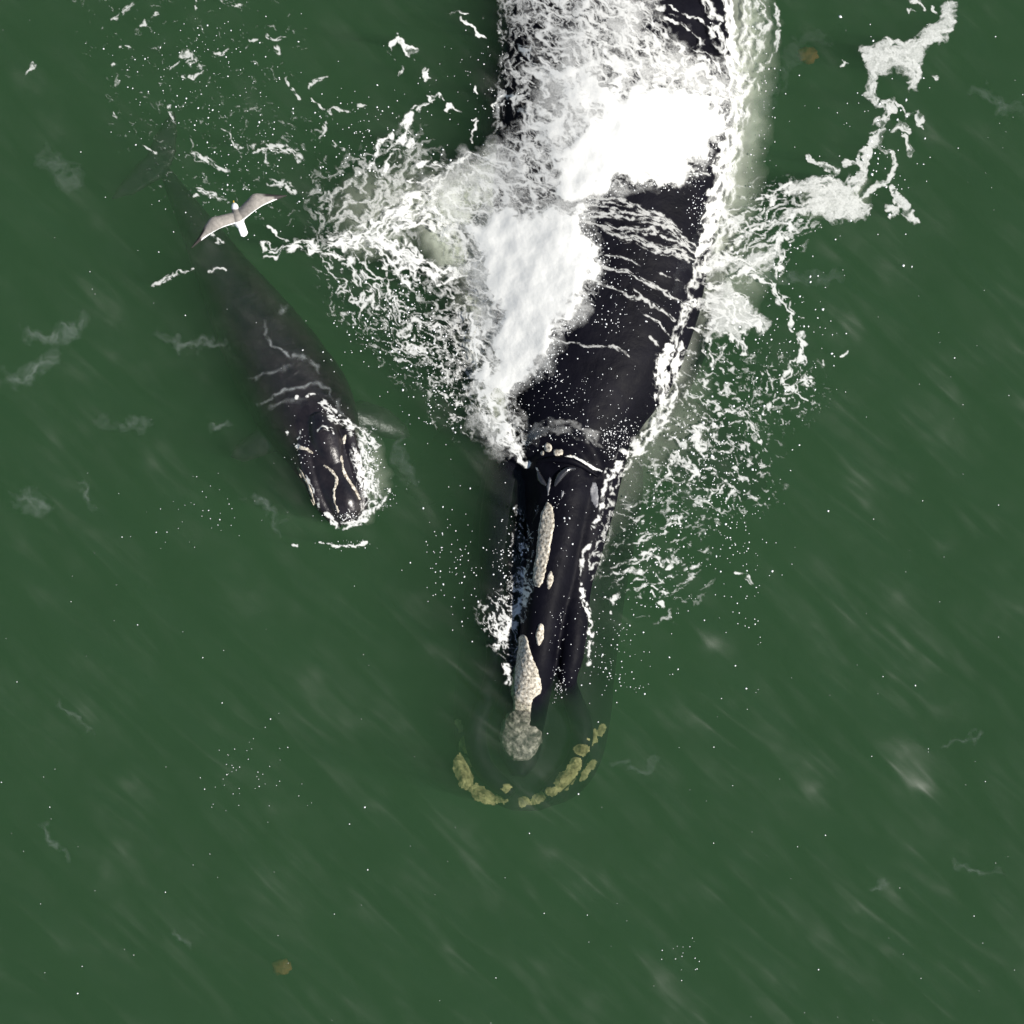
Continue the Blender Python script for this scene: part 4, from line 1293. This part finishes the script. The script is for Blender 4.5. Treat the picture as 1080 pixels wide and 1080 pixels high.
# ---- spray droplets, and sun glints painted as white flecks
OCT = np.array([(1, 0, 0), (-1, 0, 0), (0, 1, 0), (0, -1, 0), (0, 0, 1), (0, 0, -1)], float)
OCF = np.array([(0, 2, 4), (2, 1, 4), (1, 3, 4), (3, 0, 4), (2, 0, 5), (1, 2, 5), (3, 1, 5), (0, 3, 5)])


def drops(label, spots, name='spray_and_glints', who=None):
    VV, FF = [], []
    for (u, v, r) in spots:
        z = 0.0
        x, y = W(u, v, 0)
        x, y = float(x), float(y)
        z = float(wave(x, y))
        h = top_z(x, y)
        if h is not None and h > z:
            x, y, z = px_on(u, v, mbody if u > 440 else cbody, h)
        r = r * 1.3
        s = np.array([r * random.uniform(.7, 1.5), r * random.uniform(.7, 1.3), r * .7])
        a = random.uniform(0, 3.14)
        q = OCT * s
        qx = q[:, 0] * math.cos(a) - q[:, 1] * math.sin(a)
        qy = q[:, 0] * math.sin(a) + q[:, 1] * math.cos(a)
        FF.append(OCF + 6 * len(VV))
        VV.append(np.c_[qx + x, qy + y, q[:, 2] + z + r * .3])
    o = mesh_np(name, np.concatenate(VV), np.concatenate(FF), M_DROP, True)
    tag(o, label, 'droplets', 'stuff')


def scatter(u, v, a, b, n, rmin, rmax, rot=0, gauss=True):
    out = []
    r_ = math.radians(rot)
    for _ in range(n):
        if gauss:
            p, q = random.gauss(0, a * .5), random.gauss(0, b * .5)
        else:
            p, q = random.uniform(-a, a), random.uniform(-b, b)
        r = rmin + (rmax - rmin) * random.random() ** 3
        out.append((u + p * math.cos(r_) - q * math.sin(r_), v + p * math.sin(r_) + q * math.cos(r_), r))
    return out


inb = np.array(border)
back = []
for k in range(len(border) - 1):
    for _ in range(26):
        t = random.random()
        u = border[k][0] * (1 - t) + border[k + 1][0] * t + abs(random.gauss(0, 10))
        v = border[k][1] * (1 - t) + border[k + 1][1] * t + abs(random.gauss(0, 6))
        back.append((u, v, random.uniform(.004, .011)))
back += scatter(600, 420, 70, 50, 170, .003, .010) + scatter(655, 460, 26, 26, 190, .004, .011) + scatter(600, 462, 40, 16, 70, .004, .011)
back += scatter(660, 300, 55, 70, 170, .003, .009, 20) + scatter(735, 215, 14, 50, 110, .004, .011) + scatter(640, 335, 30, 12, 30, .005, .011)
back += scatter(585, 560, 25, 80, 50, .003, .008) + scatter(590, 720, 8, 20, 60, .004, .010) + scatter(592, 665, 12, 40, 40, .003, .008) + [(595, 546.5, .013), (600.5, 546.5, .012), (598, 553, .008)]
back += scatter(700, 130, 60, 30, 60, .004, .010)
drops('tiny white spray drops and painted glints sprinkled over the black back and head of the adult whale', back)
wat = []
wat += scatter(540, 600, 25, 60, 150, .005, .013) + scatter(480, 590, 35, 70, 90, .005, .012) + scatter(690, 560, 60, 90, 260, .005, .013) + scatter(640, 680, 40, 50, 110, .004, .012)
wat += scatter(750, 470, 55, 90, 260, .005, .015) + scatter(780, 560, 35, 120, 120, .005, .013) + scatter(820, 330, 70, 110, 190, .005, .016) + scatter(930, 150, 50, 90, 90, .006, .018)
wat += scatter(420, 340, 70, 60, 260, .005, .016) + scatter(470, 400, 45, 60, 190, .005, .014) + scatter(400, 150, 70, 70, 160, .005, .014) + scatter(250, 150, 90, 90, 190, .004, .013) + scatter(200, 60, 100, 60, 110, .004, .012)
wat += scatter(520, 90, 50, 70, 90, .004, .011) + scatter(800, 120, 30, 110, 110, .004, .012)
wat += scatter(540, 540, 540, 540, 330, .003, .010, 0, False) + scatter(260, 820, 45, 50, 45, .004, .008) + scatter(205, 540, 55, 40, 36, .004, .009)
wat += scatter(660, 720, 50, 20, 36, .004, .011) + scatter(720, 1010, 30, 40, 16, .004, .008)
drops('scattered tiny white flecks of spray and painted sun glints on the green water', wat)
cd = scatter(388, 490, 14, 38, 190, .004, .010) + scatter(350, 436, 18, 12, 50, .004, .009) + scatter(366, 545, 22, 8, 70, .004, .010) + scatter(320, 470, 14, 26, 40, .004, .009) + scatter(405, 525, 12, 20, 40, .003, .008) + scatter(370, 575, 30, 5, 40, .003, .008)
drops('tiny white spray drops clustered around the head of the calf', cd)


# ---- two blurred brown weed clumps under the surface
def weed(u, v, z, r, label):
    x, y = W(u, v, z)
    bm = bmesh.new()
    bmesh.ops.create_icosphere(bm, subdivisions=3, radius=1.0)
    for vv in bm.verts:
        d = vv.co.normalized()
        k = 1 + .35 * float(perlin(d.x * 2.3 + u, d.y * 2.3 + d.z * 1.7, 9)) + .2 * float(perlin(d.x * 5, d.y * 5 + d.z * 4, 13))
        vv.co = Vector((d.x * r * k, d.y * r * k * .8, d.z * r * .45 * k))
    me = bpy.data.meshes.new('weed_clump')
    bm.to_mesh(me)
    bm.free()
    me.polygons.foreach_set('use_smooth', np.ones(len(me.polygons), bool))
    me.materials.append(M_WEED)
    o = bpy.data.objects.new('weed_clump', me)
    C.objects.link(o)
    o.location = (float(x), float(y), z)
    tag(o, label, 'weed', group='drifting weed clumps')


weed(852, 58, -1.15, .15, 'small orange brown blurred clump under the water right of the adult whale')
weed(297, 1020, -1.8, .14, 'faint brown clump under open water near the lower edge of the picture')
